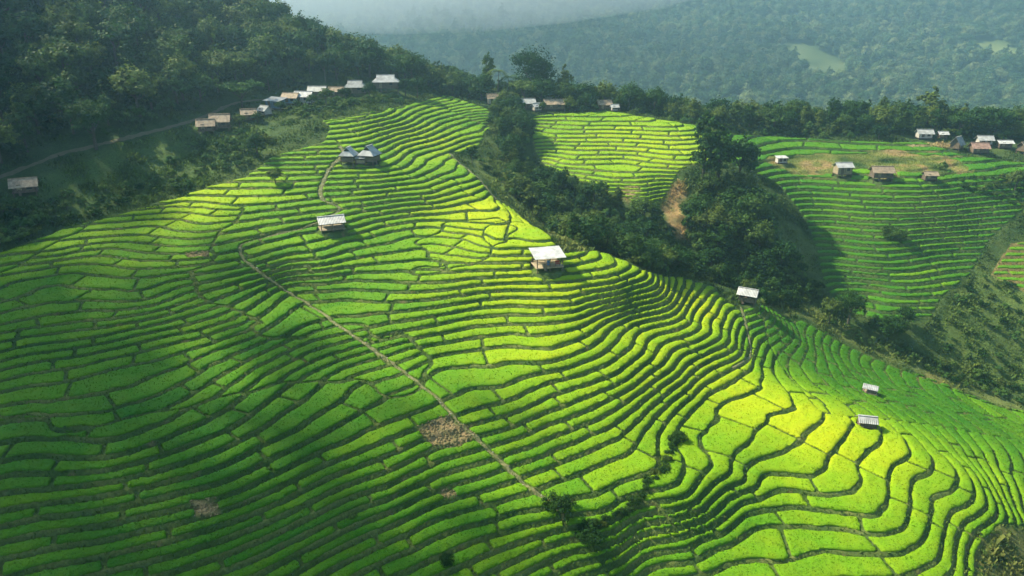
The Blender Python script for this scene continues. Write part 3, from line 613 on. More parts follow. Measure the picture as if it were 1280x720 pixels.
def hut(label, px, py, w, d, hw, rise, yaw, roof, rmat, wmat, walls='closed', stilt=0.5, over=0.45, name='hut', cat='hut', pos=None):
    """w along the ridge, d across it; front is -y in the hut's own frame, yaw turns it"""
    p = pos if pos is not None else hit(px, py); yaw = R(yaw); c_, s_ = math.cos(yaw), math.sin(yaw)
    cs = [(p[0] + c_ * a - s_ * b, p[1] + s_ * a + c_ * b) for a in (-w/2, 0, w/2) for b in (-d/2, 0, d/2)]
    gz = [float(zat(np.array(a), np.array(b))) for a, b in cs]; gmax, gmin = max(gz), min(gz)
    o = empty(name, (p[0], p[1], gmin), label, cat, None, yaw); fl = gmax - gmin + stilt; top = fl + hw; ew, ed = w/2 + over, d/2 + over
    for a in ((-1, 1) if w < 4.2 else (-1, 0, 1)):
        for b in (-1, 1): boxp('post', (a*(w/2-.09), b*(d/2-.09), (top-0.5)/2+.02), (.15, .15, top+.46), M_WOOD, o)
    boxp('floor', (0, 0, fl-.07), (w+.3, d+.3, .14), M_BAMB if walls == 'open' else M_WOOD, o)
    zr = top + rise; ze = top - rise * over / (d/2)
    if roof == 'gable':
        for b in (-1, 1):
            corrugated('roof_panel', (-ew*b, -ed*b, ze), (ew*b, -ed*b, ze), (ew*b, 0, zr), (-ew*b, 0, zr), rmat, o, 0.3, 0.03 if rmat in (M_WHITE, M_GREY, M_RUST) else 0.012)
        boxp('ridge_cap', (0, 0, zr+.04), (2*ew, .34, .05), rmat, o)
    elif roof == 'shed':
        corrugated('roof_panel', (-ew, -ed, top - .05), (ew, -ed, top - .05), (ew, ed, top + rise), (-ew, ed, top + rise), rmat, o)
        boxp('rafter', (0, -d/2, top-.14), (w+.3, .1, .12), M_WOOD, o)
    else:                                       # hip roof with a small open gable at each end
        f = .55; xg = ew - (ew * .62) * f; yg = ed * (1 - f); zf = ze + (zr - ze) * f
        for b in (-1, 1):
            solid('roof_panel', [(-ew*b,-ed*b,ze),(ew*b,-ed*b,ze),(xg*b,-yg*b,zf),(xg*b,0,zr),(-xg*b,0,zr),(-xg*b,-yg*b,zf)], .06, rmat, o)
            solid('roof_end', [(ew*b,-ed*b,ze),(ew*b,ed*b,ze),(xg*b,yg*b,zf),(xg*b,-yg*b,zf)], .06, rmat, o)
            solid('gable_vent', [((xg-.05)*b,-yg*b,zf),((xg-.05)*b,yg*b,zf),((xg-.05)*b,0,zr-.05)], .05, M_DARK, o, (b, 0, 0))
        boxp('ridge_cap', (0, 0, zr+.03), (2*xg+.1, .3, .05), rmat, o)
    if walls != 'open':
        hh = hw if walls == 'closed' else hw * .5
        fw = boxp('wall', (0, -d/2+.05, fl+hh/2), (w-.02, .07, hh), wmat, o); boxp('wall', (0, d/2-.05, fl+hh/2), (w-.02, .07, hh), wmat, o)
        for a in (-1, 1):
            boxp('wall', (a*(w/2-.05), 0, fl+hh/2), (.07, d-.2, hh), wmat, o)
            if walls == 'closed' and roof == 'gable': solid('gable_wall', [(a*(w/2-.03),-d/2+.1,top),(a*(w/2-.03),d/2-.1,top),(a*(w/2-.03),0,zr-.12)], .05, wmat, o, (a, 0, 0))
        if walls == 'closed':
            dr = boxp('door', (-w*.2, -d/2-.005, fl+.95), (.85, .05, 1.9 if hw > 2 else hw*.85), M_WOOD if wmat is not M_WOOD else M_BAMB, o)
            wi = boxp('window', (w*.22, -d/2-.005, fl+hw*.58), (.9, .05, .75), M_DARK, o); boxp('sill', (w*.22, -d/2-.05, fl+hw*.58-.42), (1.0, .1, .06), M_BAMB, wi)
    else:
        for b in (-1, 1): boxp('rail', (0, b*(d/2-.09), fl+.75), (w-.2, .07, .07), M_BAMB, o)
        boxp('rail', (w/2-.09, 0, fl+.75), (.07, d-.3, .07), M_BAMB, o)
        boxp('bench', (0, d/2-.45, fl+.42), (w-.5, .5, .08), M_BAMB, o)
    if fl > .85:
        ld = boxp('ladder', (-w*.2, -d/2-.45, fl*.5), (.5, .10, fl*1.05), M_WOOD, o); ld.rotation_euler = (R(-18), 0, 0)
    return o, p, fl + gmin
H = {k: v[0] for k, v in HUT_SPOTS.items()}
ho, hp, hf = hut('open rice hut with a white sheet roof and deck near the middle ridge', 684, 334, 5.2, 3.8, 2.0, 0.8, 14, 'shed', M_WHITE, M_BAMB, 'open', .5, .5, pos=H['deck'])
hut('open hut with a white patched gable roof beside the upper footpath', 415, 288, 4.6, 3.4, 1.5, 0.9, 22, 'gable', M_WHITE, M_WOOD, 'open', .35, .4, pos=H['gable'])
hut('left of the twin pavilions, pale hip roof, among the upper paddies', 437, 205, 3.0, 3.0, 1.5, 1.5, 80, 'hip', M_WHITE, M_WOOD, 'half', .5, .35, name='pavilion', cat='pavilion', pos=H['pavA'])
hut('right of the twin pavilions, larger grey white hip roof', 463, 204, 3.6, 3.4, 1.6, 1.7, 72, 'hip', M_WHITE, M_WOOD, 'half', .5, .4, name='pavilion', cat='pavilion', pos=H['pavB'])
hut('low flat roofed porch between the twin pavilions', 451, 206, 2.0, 1.8, 1.1, .18, 5, 'shed', M_WHITE, M_BAMB, 'half', .3, .2, name='porch', cat='porch')
hut('white roofed hut on the ridge crest where dark and yellow rice meet', 934, 377, 3.4, 2.7, 1.7, .85, -28, 'gable', M_WHITE, M_WOOD, 'half', .4, .45, pos=H['crest'])
hut('tiny white sheet shelter alone on the dark green far slope', 1087, 491, 2.3, 1.5, .9, .12, -30, 'shed', M_WHITE, M_WOOD, 'open', .15, .25, name='shelter', cat='shelter', pos=H['sheet'])
hut('small white gabled hut at the top of the yellow rice', 1083, 531, 2.6, 1.9, 1.0, .6, -12, 'gable', M_WHITE, M_WOOD, 'half', .3, .3, pos=H['small'])
hut('small white hut beside the clump on the far fallow terraces', 976, 205, 2.9, 2.0, 1.5, .3, 6, 'shed', M_WHITE, M_PALE, 'closed', .3, .3, pos=H['r1'])
hut('tall white roofed hut on posts in the far terraces', 1052, 221, 4.2, 3.0, 2.2, .9, 4, 'gable', M_WHITE, M_BAMB, 'closed', .9, .45, pos=H['r2'])
hut('wide tan roofed hut right of the tall white roofed hut', 1100, 226, 5.2, 3.4, 1.7, 1.2, -4, 'gable', M_TAN, M_WOOD, 'closed', .8, .5, pos=H['r3'])
hut('small tan field hut at the right of the far terraces', 1161, 226, 3.2, 2.2, 1.4, .7, -3, 'gable', M_TAN, M_WOOD, 'closed', .4, .4, pos=H['r4'])
for i, (lab, px, py, w, d, hw, rise, yaw, roof, rm, wm) in enumerate(VILL):
    w, d, hw, rise = w * .9, d * .9, hw * .9, rise * .95
    hut(lab, px, py, w, d, hw, rise, yaw, roof, globals()[rm], globals()[wm], 'closed', .5, .5, pos=H['v%d' % i], name='house' if 'house' in lab else 'hut', cat='house' if 'house' in lab else 'hut')
# things on and beside the deck of the open hut
def lathe(name, prof, mat, parent=None, n=14):
    V = [(r * math.cos(2*math.pi*k/n), r * math.sin(2*math.pi*k/n), z) for r, z in prof for k in range(n)]; F = [(i*n+k, i*n+(k+1)%n, (i+1)*n+(k+1)%n, (i+1)*n+k) for i in range(len(prof)-1) for k in range(n)] + [tuple(range((len(prof)-1)*n, len(prof)*n))]
    me = bpy.data.meshes.new(name); me.from_pydata(V, [], F); me.update(); me.materials.append(mat); return link(name, me, parent)
c_, s_ = math.cos(R(14)), math.sin(R(14)); deckp = lambda a, b: (hp[0] + c_*a - s_*b, hp[1] + s_*a + c_*b)
b_ = deckp(.1, -.4); e_ = empty('water_barrel', (b_[0], b_[1], hf), 'blue plastic barrel on the deck of the open rice hut', 'barrel'); lathe('barrel_body', [(.26,0),(.31,.1),(.31,.75),(.27,.85),(.2,.86)], M_BARREL, e_); lathe('lid', [(.2,.86),(.2,.9),(.02,.92)], M_WHITE, e_)
b_ = deckp(1.7, -1.2); e_ = empty('bench_seat', (b_[0], b_[1], hf), 'red cushioned bench at the right end of the hut deck', 'bench', None, R(14)); boxp('seat', (0,0,.42), (.9,.45,.12), M_RED, e_); boxp('backrest', (0,.24,.7), (.9,.07,.5), M_RED, e_)
for a in (-.38,.38):
    for b in (-.16,.16): boxp('leg', (a,b,.19), (.06,.06,.38), M_WOOD, e_)

# ------------------------------------------------------------------ tree kinds
def leaf_quads(C, Nrm, size, jitter=0.7, aspect=0.7):
    n = len(C); d = Nrm + rng.normal(0, jitter, (n, 3)); d /= np.linalg.norm(d, axis=1)[:, None] + 1e-9
    a = np.cross(d, rng.normal(0, 1, (n, 3))); a /= np.linalg.norm(a, axis=1)[:, None] + 1e-9; b = np.cross(d, a)
    s = (size * rng.uniform(0.6, 1.3, n))[:, None]
    return np.stack([C - a * s - b * s * aspect * .3, C + b * s * aspect * -1 + a * s * .2, C + a * s + b * s * aspect * .3, C + b * s * aspect - a * s * .2], 1)
def crown_mesh(name, lobes, nleaf, size, mat, fill=0.35):
    """lobes: (centre, radii); leaves sit in clumps on each lobe's uneven outside with gaps, some inside"""
    Q = []; S = []; vol = np.array([np.prod(r) ** (2 / 3) for c, r in lobes]); vol /= vol.sum()
    for (c, r), w in zip(lobes, vol):
        n = int(nleaf * w); r = np.array(r); ncl = max(6, n // 26)
        d = rng.normal(0, 1, (ncl, 3)); d[:, 2] = np.abs(d[:, 2]) * 1.1 - 0.45; d /= np.linalg.norm(d, axis=1)[:, None]
        k = rng.integers(0, ncl, n); rad = rng.uniform(0.78, 1.12, ncl)[k]
        inner = rng.random(n) < fill; rad = np.where(inner, rad * rng.uniform(0.5, 0.95, n), rad)
        dd = d[k] + rng.normal(0, 0.17, (n, 3)); P_ = np.array(c) + dd * r * rad[:, None]
        nr = dd / r; nr /= np.linalg.norm(nr, axis=1)[:, None]; nr[:, 2] += 0.35
        Q.append(leaf_quads(P_, nr, np.full(n, size), 0.55)); S.append(np.clip(0.5 + rng.normal(0, 0.22, ncl)[k] + rng.normal(0, 0.12, n), 0, 1))
    Q = np.concatenate(Q); S = np.repeat(np.concatenate(S), 4); F = np.arange(len(Q) * 4).reshape(-1, 4)
    me = raw_mesh(name, Q.reshape(-1, 3), [F], mat, False)
    at = me.attributes.new('shade', 'FLOAT', 'POINT'); at.data.foreach_set('value', S.astype(np.float32)); return me
def tube(path, radii, n=7):
    path = [Vector(p) for p in path]; V = []; F = []
    for i, p in enumerate(path):
        t = (path[min(i + 1, len(path) - 1)] - path[max(i - 1, 0)]).normalized(); u = t.cross(Vector((0.3, 1, 0.1))).normalized(); w = t.cross(u)
        for k in range(n):
            a = 2 * math.pi * k / n; V.append(p + (u * math.cos(a) + w * math.sin(a)) * radii[i])
    for i in range(len(path) - 1):
        for k in range(n): F.append((i * n + k, i * n + (k + 1) % n, (i + 1) * n + (k + 1) % n, (i + 1) * n + k))
    return V, F
def trunk_mesh(name, H, r, limbs, lean=0.3):
    pts = [(0, 0, -0.8), (lean * .2, 0, H * .3), (lean * .6, lean * .3, H * .6), (lean, lean * .4, H * .9)]
    V, F = tube(pts, [r * 1.35, r, r * .7, r * .3]); V = [tuple(v) for v in V]
    for tgt in limbs:
        z0 = H * random.uniform(.35, .6); st = Vector((lean * .5, lean * .2, z0)); e = Vector(tgt); mid = st.lerp(e, .5) + Vector((0, 0, -.3))
        v2, f2 = tube([st, mid, e], [r * .5, r * .35, r * .12], 5); o = len(V); V += [tuple(v) for v in v2]; F += [tuple(i + o for i in f) for f in f2]
    return raw_mesh(name, np.array(V), [np.array(F)], M_BARK, True)
def make_kind(kind, seed):
    global rng
    rng = np.random.default_rng(seed); random.seed(seed); U = rng.uniform
    if kind == 'broad':        # unit: about 9 m tall
        lobes = [((0, 0, 6.2), (2.6, 2.6, 2.4))] + [((math.cos(a) * U(1.6, 2.4), math.sin(a) * U(1.6, 2.4), U(4.0, 6.8)), (U(1.3, 1.9), U(1.3, 1.9), U(1.1, 1.6))) for a in np.arange(0, 6.28, 1.05) + U(0, 1)]
        return crown_mesh('crown', lobes, 2600, .27, M_LEAF), trunk_mesh('trunk', 7, .22, [l[0] for l in lobes[1:5]])
    if kind == 'tall':         # about 12 m, upright uneven crown
        lobes = [((U(-.5, .5), U(-.5, .5), z), (U(1.4, 2.1), U(1.4, 2.1), U(1.2, 1.9))) for z in (4.2, 6.0, 7.8, 9.4)] + [((U(-1.9, 1.9), U(-1.9, 1.9), U(4, 9)), (1.1, 1.1, .9)) for _ in range(5)] + [((0, 0, 11), (.9, .9, 1))]
        return crown_mesh('crown', lobes, 2800, .27, M_LEAF), trunk_mesh('trunk', 11, .24, [l[0] for l in lobes[4:8]])
    if kind == 'round':        # about 8 m, one dense dome with bumps
        lobes = [((0, 0, 4.4), (3.0, 3.0, 3.2))] + [((math.cos(a) * 2.2, math.sin(a) * 2.2, U(3, 6)), (1.2, 1.2, 1.1)) for a in np.arange(0, 6.28, .8)]
        return crown_mesh('crown', lobes, 2800, .26, M_LEAF, .2), trunk_mesh('trunk', 5, .25, [l[0] for l in lobes[1:4]])
    if kind == 'spread':       # wide flat umbrella of foliage
        lobes = [((math.cos(a) * r_, math.sin(a) * r_, 5.2 + U(-.5, .5)), (U(1.5, 2.1), U(1.5, 2.1), .75)) for a, r_ in zip(np.arange(0, 12.5, 1.05), [2.2] * 6 + [4.0] * 6)]
        return crown_mesh('crown', lobes, 2600, .27, M_LEAFB), trunk_mesh('trunk', 5, .25, [l[0] for l in lobes[::2]])
    if kind == 'bush':         # about 2.6 m
        lobes = [((U(-1, 1), U(-1, 1), U(.7, 1.5)), (U(.8, 1.2), U(.8, 1.2), U(.7, 1.0))) for _ in range(6)]
        return crown_mesh('crown', lobes, 900, .20, M_LEAF, .2), trunk_mesh('trunk', 1.4, .08, [l[0] for l in lobes[:3]], .1)
    if kind == 'shrub':        # a bigger bush with fine leaves, for those close by
        lobes = [((U(-1, 1), U(-1, 1), U(.6, 1.5)), (U(.6, 1.0), U(.6, 1.0), U(.6, .9))) for _ in range(9)]
        return crown_mesh('crown', lobes, 4200, .085, M_LEAF, .2), trunk_mesh('trunk', 1.4, .08, [l[0] for l in lobes[:3]], .1)
    if kind == 'grand':        # one large old tree
        lobes = [((0, 0, 5.0), (2.2, 2.2, 2.4))] + [((math.cos(a) * U(1.6, 2.3), math.sin(a) * U(1.6, 2.3), U(2.6, 6.2)), (U(.9, 1.3), U(.9, 1.3), U(.8, 1.1))) for a in np.arange(0, 12.5, .8)]
        return crown_mesh('crown', lobes, 8000, .12, M_LEAF, .2), trunk_mesh('trunk', 5, .25, [l[0] for l in lobes[1:6]])
    if kind == 'fresh':        # lighter bush
        lobes = [((U(-1, 1), U(-1, 1), U(.7, 1.7)), (U(.7, 1.1), U(.7, 1.1), U(.7, 1.0))) for _ in range(6)]
        return crown_mesh('crown', lobes, 900, .20, M_LEAFB, .2), trunk_mesh('trunk', 1.4, .08, [l[0] for l in lobes[:3]], .1)
    if kind == 'palm':         # feathery fronds on a bare stem
        Q = []
        for a in np.arange(0, 6.28, .42):
            up = U(.2, 1.0); L_ = U(2.2, 2.9)
            for t in np.linspace(.12, 1, 13):
                c = np.array([math.cos(a) * L_ * t, math.sin(a) * L_ * t, 8 + up * L_ * t - 1.15 * L_ * t * t]); s = np.array([-math.sin(a), math.cos(a), 0])
                for sg in (-1, 1):
                    tip = c + sg * s * .75 * (1.1 - t * .6) + np.array([math.cos(a), math.sin(a), -.5]) * .35; w = np.array([math.cos(a), math.sin(a), 0]) * .10
                    Q.append([c - w, c + w, tip + w * .3, tip - w * .3])
        Q = np.array(Q); me = raw_mesh('crown', Q.reshape(-1, 3), [np.arange(len(Q) * 4).reshape(-1, 4)], M_LEAFB)
        at = me.attributes.new('shade', 'FLOAT', 'POINT'); at.data.foreach_set('value', np.full(len(Q) * 4, .4, np.float32))
        return me, trunk_mesh('trunk', 9, .16, [], .4)
KINDS = {}
for kind, n in (('broad', 4), ('tall', 3), ('round', 2), ('spread', 1), ('bush', 3), ('fresh', 2), ('palm', 1), ('shrub', 2), ('grand', 2)):
    KINDS[kind] = [make_kind(kind, 100 + 17 * i + len(kind) * 7) for i in range(n)]
rng = np.random.default_rng(99); random.seed(99)
HEIGHT = dict(broad=8.6, tall=12.0, round=7.6, spread=6.2, bush=2.4, fresh=2.5, palm=9.0, shrub=2.3, grand=7.6)
NAMES = dict(broad='broadleaf_tree', tall='tall_tree', round='round_tree', spread='umbrella_tree', bush='bush', fresh='bush', palm='palm_tree', shrub='bush', grand='round_tree')
def plant(kind, x, y, height, label, group=None, cat=None, wide=1.0, rz=None):
    v = random.choice(KINDS[kind]); s = height / HEIGHT[kind]
    o = empty(NAMES[kind], (x, y, float(zat(np.array(x), np.array(y))) - 0.05), label, cat or ('bush' if kind in ('bush', 'fresh', 'shrub') else 'tree'), group, random.uniform(0, 6.28) if rz is None else rz, (s * wide, s * wide, s))
    link('crown', v[0], o); link('trunk', v[1], o); return o

# single trees and bushes one can point at: kind, foot pixel, height in metres, width factor, label
SOLO = [
 ('broad', 345,232,3.6,1.25,'small bushy tree standing alone among the bright upper left paddies'),
 ('grand', 322,196,5.2,1.0,'dark rounded tree on the scrub slope beside the brown hummock'),
 ('shrub', 699,640,2.9,1.0,'grey green bush at the lower end of the diagonal footpath'),
 ('shrub', 737,672,2.3,1.3,'dark spreading bush in the shady hollow at the bottom of the photo'),
 ('shrub', 848,552,2.0,0.9,'bush at the upper end of the hedge between steep and wide paddies'),
 ('shrub', 558,704,1.5,1.0,'low bush near the bottom edge among narrow dark paddies'),
 ('fresh', 440,648,0.9,1.0,'tiny bush on a paddy bank at lower left of the footpath'),
 ('shrub', 1116,298,3.4,1.3,'dark bush alone on the far right terraced slope'),
 ('grand', 120,186,10.5,1.0,'large rounded tree in front of the dark wood beside the track'),
 ('spread', 303,136,6.8,0.9,'wide flat-topped light green tree above the row of huts'),
 ('grand', 667,-262,20.0,1.0,'biggest dark round tree towering over the middle hamlet'),
 ('tall', 610,-262,17.0,0.75,'slim dark tree rising left of the biggest round tree'),
 ('tall', 705,-262,15.0,0.85,'pointed dark tree just right of the biggest round tree'),
 ('palm', 622,-256,12.5,1.0,'feathery palm in front of the slim dark tree'),
 ('palm', 637,-255,10.5,1.0,'shorter palm beside the feathery palm at the middle hamlet'),
 ('spread', 655,-249,8.0,0.62,'umbrella shaped tree over the dark huts of the middle hamlet'),
 ('tall', 878,228,18.5,0.95,'tallest tree of the dark clump, at its left edge'),
 ('tall', 896,234,16.5,1.15,'broad tall tree in the middle of the dark clump'),
 ('broad', 922,234,13.0,0.95,'right hand tree of the tall dark clump'),
 ('broad', 938,216,5.0,1.0,'small tree leaning out right of the tall dark clump'),
 ('grand', 1060,404,8.2,0.95,'dark round tree at the foot of the right terraced slope'),
 ('broad', 1036,404,6.0,0.9,'leafy tree left of the dark round tree by the valley'),
 ('shrub', 1108,418,4.6,1.25,'pale topped dome bush beside the valley floor'),
 ('broad', 1130,408,5.0,1.0,'small dark tree behind the pale topped dome bush'),
 ('round', 1098,174,4.6,1.1,'single round bushy tree at the edge of the sandy clearing'),
 ('tall', 1197,184,5.6,0.7,'slim dark tree behind the steep grey gable hut'),
 ('tall', 1158,-251,14.0,1.3,'largest dark tree in the far right tree line'),
 ('tall', 1100,-250,10.5,0.8,'upright dark tree in the tree line left of the sandy clearing'),
 ('tall', 1036,-248,10.5,0.9,'pointed tree in the tree line above the pale fallow plots'),
 ('broad', 590,205,5.0,0.8,'small grey green tree at the top of the grassy ravine head'),
 ('fresh', 1178,212,2.6,0.8,'thin sapling right of the small tan field hut'),
 ('broad', 1268,240,6.0,1.0,'dark tree at the right edge of the far terraces'),
 ('fresh', 215,205,2.2,1.0,'light green shrub alone on the dark scrub slope'),
 ('bush', 222,238,2.6,1.2,'dark shrub on the shadow edge above the left paddies'),
]
solo_xy = []
for kind, px, py, hgt, wide, lab in SOLO:
    p = place(px, py); plant(kind, p[0], p[1], hgt, lab, None, None, wide); solo_xy.append(p[:2])
for px, py, hgt in [(352,141,3.2),(372,138,2.8),(390,134,3.4),(408,131,4.6),(432,128,4.2),(462,124,4.6),(507,122,6.0),(522,122,6.5),(300,160,3.4),(322,154,2.8),(640,-242,5.5),(678,-240,3.2),(712,-243,5.0),(732,-245,6.0),(775,-248,5.0)]:
    p = place(px, py); plant('broad', p[0], p[1], hgt, 'garden tree close in front of the houses of the left row' if px < 600 else 'garden tree among the houses of the middle hamlet', 'garden trees of the left row' if px < 600 else 'garden trees of the middle hamlet', None, 1.1)
hedge = smooth_line([(745,655),(775,640),(805,612),(832,580),(845,548)], 0.9)
for i, p in enumerate(hedge):
    plant('shrub', p[0] + rng.normal(0, .25), p[1] + rng.normal(0, .25), rng.uniform(.7, 1.25), 'leafy shrub in the hedge along the high bank below the steep paddies', 'shrubs of the hedge on the high bank')
# woods
def scatter(pl, spacing, n=4000):
    lo, hi = pl.min(0), pl.max(0); q = rng.uniform(lo, hi, (n, 2)); q = q[inside(q[:, 0], q[:, 1], pl)]; out = []
    for p in q:
        if all((p[0]-a[0])**2 + (p[1]-a[1])**2 > spacing**2 for a in out): out.append(p)
    return np.array(out)
WOODS = [   # outline on the ground, spacing, heights, kinds, label, group
 (np.vstack([ROADL[::20] + np.array([-2.2, 2.6]), np.array([[-52,236],[-30,256],[-20,275],[-40,300],[-120,310],[-175,260],[-150,150],[-112,112]])]), 4.3, (7.0, 11.5), ('broad','broad','tall','round'), 'dark broadleaf tree in the dense wood covering the left hillside', 'trees of the left hillside wood'),
 (np.array([[-30,258],[-8,256],[18,248],[40,252],[60,243],[62,262],[30,285],[-25,285]]), 4.6, (5.5, 10), ('broad','tall','round','broad'), 'leafy tree in the belt behind the middle hamlet', 'trees behind the middle hamlet'),
 (np.array([[58,240],[78,243],[100,242],[125,238],[150,236],[180,236],[190,262],[130,272],[70,270]]), 4.4, (5.5, 9.5), ('broad','tall','round'), 'dark tree in the long tree line behind the right terraces', 'tree line behind the right terraces'),
 (poly((634,212),(650,205),(668,222),(700,232),(740,250),(790,268),(835,290),(850,345),(800,335),(752,314),(715,302),(690,288),(660,262),(640,240)), 3.3, (3.5, 7.0), ('broad','round','broad','tall'), 'dark tree in the wooded ravine behind the main rice slope', 'trees of the wooded ravine'),
 (np.array([[8,190],[14,177],[20,167],[36,162],[50,160],[60,159],[66,156],[56,153],[46,155],[36,155],[26,158],[16,163],[8,175],[4,190]]), 3.4, (3.5, 6.5), ('broad','round','broad'), 'dark tree in the wooded ravine behind the main rice slope', 'trees of the wooded ravine'),
 (np.array([[1,200],[5,222],[2,240],[-3,246],[-6,232],[-4,210]]), 3.2, (4.5, 7.5), ('broad','round'), 'tree in the narrow belt running down from the middle hamlet', 'trees of the belt below the hamlet'),
 (poly((866,242),(905,238),(930,246),(948,276),(978,345),(930,352),(880,332),(862,292)), 3.6, (4.5, 8.5), ('broad','round','tall'), 'dark tree on the wooded nose below the tall clump', 'trees of the wooded nose'),
 (poly((940,352),(1000,345),(1020,368),(1010,382),(960,372)), 3.2, (2.5, 5), ('broad','bush'), 'small tree at the foot of the wooded nose', 'small trees at the foot of the wooded nose'),
]
forest = []
for pl, spc, hr, kinds, lab, grp in WOODS:
    for p in scatter(pl, spc):
        if any((p[0]-a[0])**2 + (p[1]-a[1])**2 < 6 for a in solo_xy): continue
        forest.append((p[0], p[1], rng.uniform(*hr), random.choice(kinds), lab, grp))
def fine_label(f, px, py):
    kd = dict(broad='spreading', tall='tall upright', round='round crowned', bush='bushy')[f[3]]
    if 'left hillside' in f[4]:
        rdist = float(seg_dist(np.array([f[0]]), np.array([f[1]]), ROADL[::6], False)[0])
        zone = 'at the front of the left wood just above the track' if rdist < 9 else 'on the wooded ridge line against the hazy mountain' if px > 330 else 'high in the left wood near the top edge' if py < 45 else 'at the far left edge of the dark hillside wood' if px < 110 else 'inside the dark left hillside wood'
    elif 'ravine behind' in f[4]: zone = ('in the upper ravine left of the open hut' if px < 690 else 'in the middle ravine behind the open hut' if px < 790 else 'in the lower ravine behind the main ridge crest')
    elif 'long tree line' in f[4]: zone = ('in the far tree line left of the fallow plots' if px < 980 else 'in the far tree line above the white roofed hut' if px < 1110 else 'in the far tree line behind the right hamlet')
    elif 'middle hamlet' in f[4] and 'belt behind' in f[4]: zone = ('behind the big pale roofed house on the rim' if px < 580 else 'behind the middle hamlet' if px < 730 else 'along the rim above the rear paddies')
    else: return f[4], f[5]
    return kd + ' tree ' + zone, kd + ' trees ' + zone
print('forest', len(forest), 'paddies', base)
FOREST_EXTRA = []
XYZ = np.array([(f[0], f[1], zat(np.array(f[0]), np.array(f[1])) + f[2] * .6) for f in forest]); fpx, fpy, ffw = project(XYZ)
rank = np.where((fpx > -20) & (fpx < 1300) & (fpy > -40), np.array([f[2] for f in forest]) / ffw, 0)
# a tree hidden deep inside the wood counts less than one at its edge: test the line of sight against the ground only
keep_n = set(np.argsort(-rank)[:430].tolist())
for i, f in enumerate(forest):
    if i in keep_n and rank[i] > 0: plant(f[3], f[0], f[1], f[2], *fine_label(f, fpx[i], fpy[i]), None, rng.uniform(.95, 1.3))
    else: FOREST_EXTRA.append((f[0], f[1], f[2] / 9.0))
# ------------------------------------------------------------------ undergrowth: rough grass, scrub and bank grass
def tufts(name, x, y, h, col, label, cat, per=2, wide=.5):
    n = len(x); V = []; C = []
    z = zat(x, y)
    for k in range(per):
        a = rng.uniform(0, 6.28, n); lean = rng.uniform(.15, .8, n) * h; ox = rng.normal(0, .18, n) * h * 1.5; oy = rng.normal(0, .18, n) * h * 1.5; b = a + 1.57
        w = h * wide * rng.uniform(.5, 1.1, n)
        bx, by = x + ox, y + oy; tx, ty = bx + np.cos(a) * lean, by + np.sin(a) * lean; zz_ = z + h * rng.uniform(.5, 1.1, n)
        V.append(np.stack([np.stack([bx - np.cos(b)*w*.4, by - np.sin(b)*w*.4, z - .08], -1), np.stack([bx + np.cos(b)*w*.4, by + np.sin(b)*w*.4, z - .08], -1), np.stack([tx + np.cos(b)*w*.5, ty + np.sin(b)*w*.5, zz_], -1), np.stack([tx - np.cos(b)*w*.5, ty - np.sin(b)*w*.5, zz_ - .05 * h], -1)], 1))
        C.append(np.repeat(col * rng.uniform(.75, 1.3, (n, 1)), 4, 0).reshape(n, 4, 3))
    V = np.concatenate(V).reshape(-1, 3); C = np.concatenate(C).reshape(-1, 3)
    link(name, raw_mesh(name, V, [np.arange(len(V)).reshape(-1, 4)], M_TUFT, False, C), None, 'stuff', label=label, category=cat)
ppx, ppy, pfw = project(np.stack([FX, FY, ZF], -1)); seen = (ppx > -15) & (ppx < 1295) & (ppy > 0) & (ppy < 735)
cb = (np.clip(ppx / 5, 0, 259).astype(int) * 160 + np.clip(ppy / 5, 0, 159).astype(int)).ravel(); zb = np.full(260 * 160, 1e9); np.minimum.at(zb, cb[seen.ravel()], pfw.ravel()[seen.ravel()])
seen = seen & (pfw.ravel() < zb[cb] + 9).reshape(seen.shape)
flat = seen.ravel(); rd = roadd.ravel(); hd = hutd.ravel(); rg = reg.ravel(); fvv = Fv.ravel(); sc_ = sub.reshape(-1, 3)
wild = np.nonzero(flat & (rg == 0) & (rd > 1.3) & (hd > .3) & (pathd.ravel() > .2))[0]; wild = rng.choice(wild, min(len(wild), 90000), False)
clump = np.clip(.55 + vnoise(fx_[wild], fy_[wild], 4, 301, 2) * .9, .2, 1.3)
tufts('undergrowth', fx_[wild] + rng.normal(0, .15, len(wild)), fy_[wild] + rng.normal(0, .15, len(wild)), clump * rng.uniform(.35, .9, len(wild)), sc_[wild] * np.array([1.25, 1.3, 1.1]), 'rough grass and low scrub on the uncultivated slopes', 'undergrowth', 2, .6)
bank = np.nonzero(flat & (rg > 0) & (fvv < -.02) & (hd > .1) & (pathd.ravel() > -.12) & (bared.ravel() < 0))[0]; bank = rng.choice(bank, min(len(bank), 80000), False)
tufts('bank_grass', fx_[bank] + rng.normal(0, .12, len(bank)), fy_[bank] + rng.normal(0, .12, len(bank)), rng.uniform(.12, .34, len(bank)), sc_[bank] * np.array([1.2, 1.35, 1.0]), 'grass growing on the banks between the rice terraces', 'grass', 2, .55)
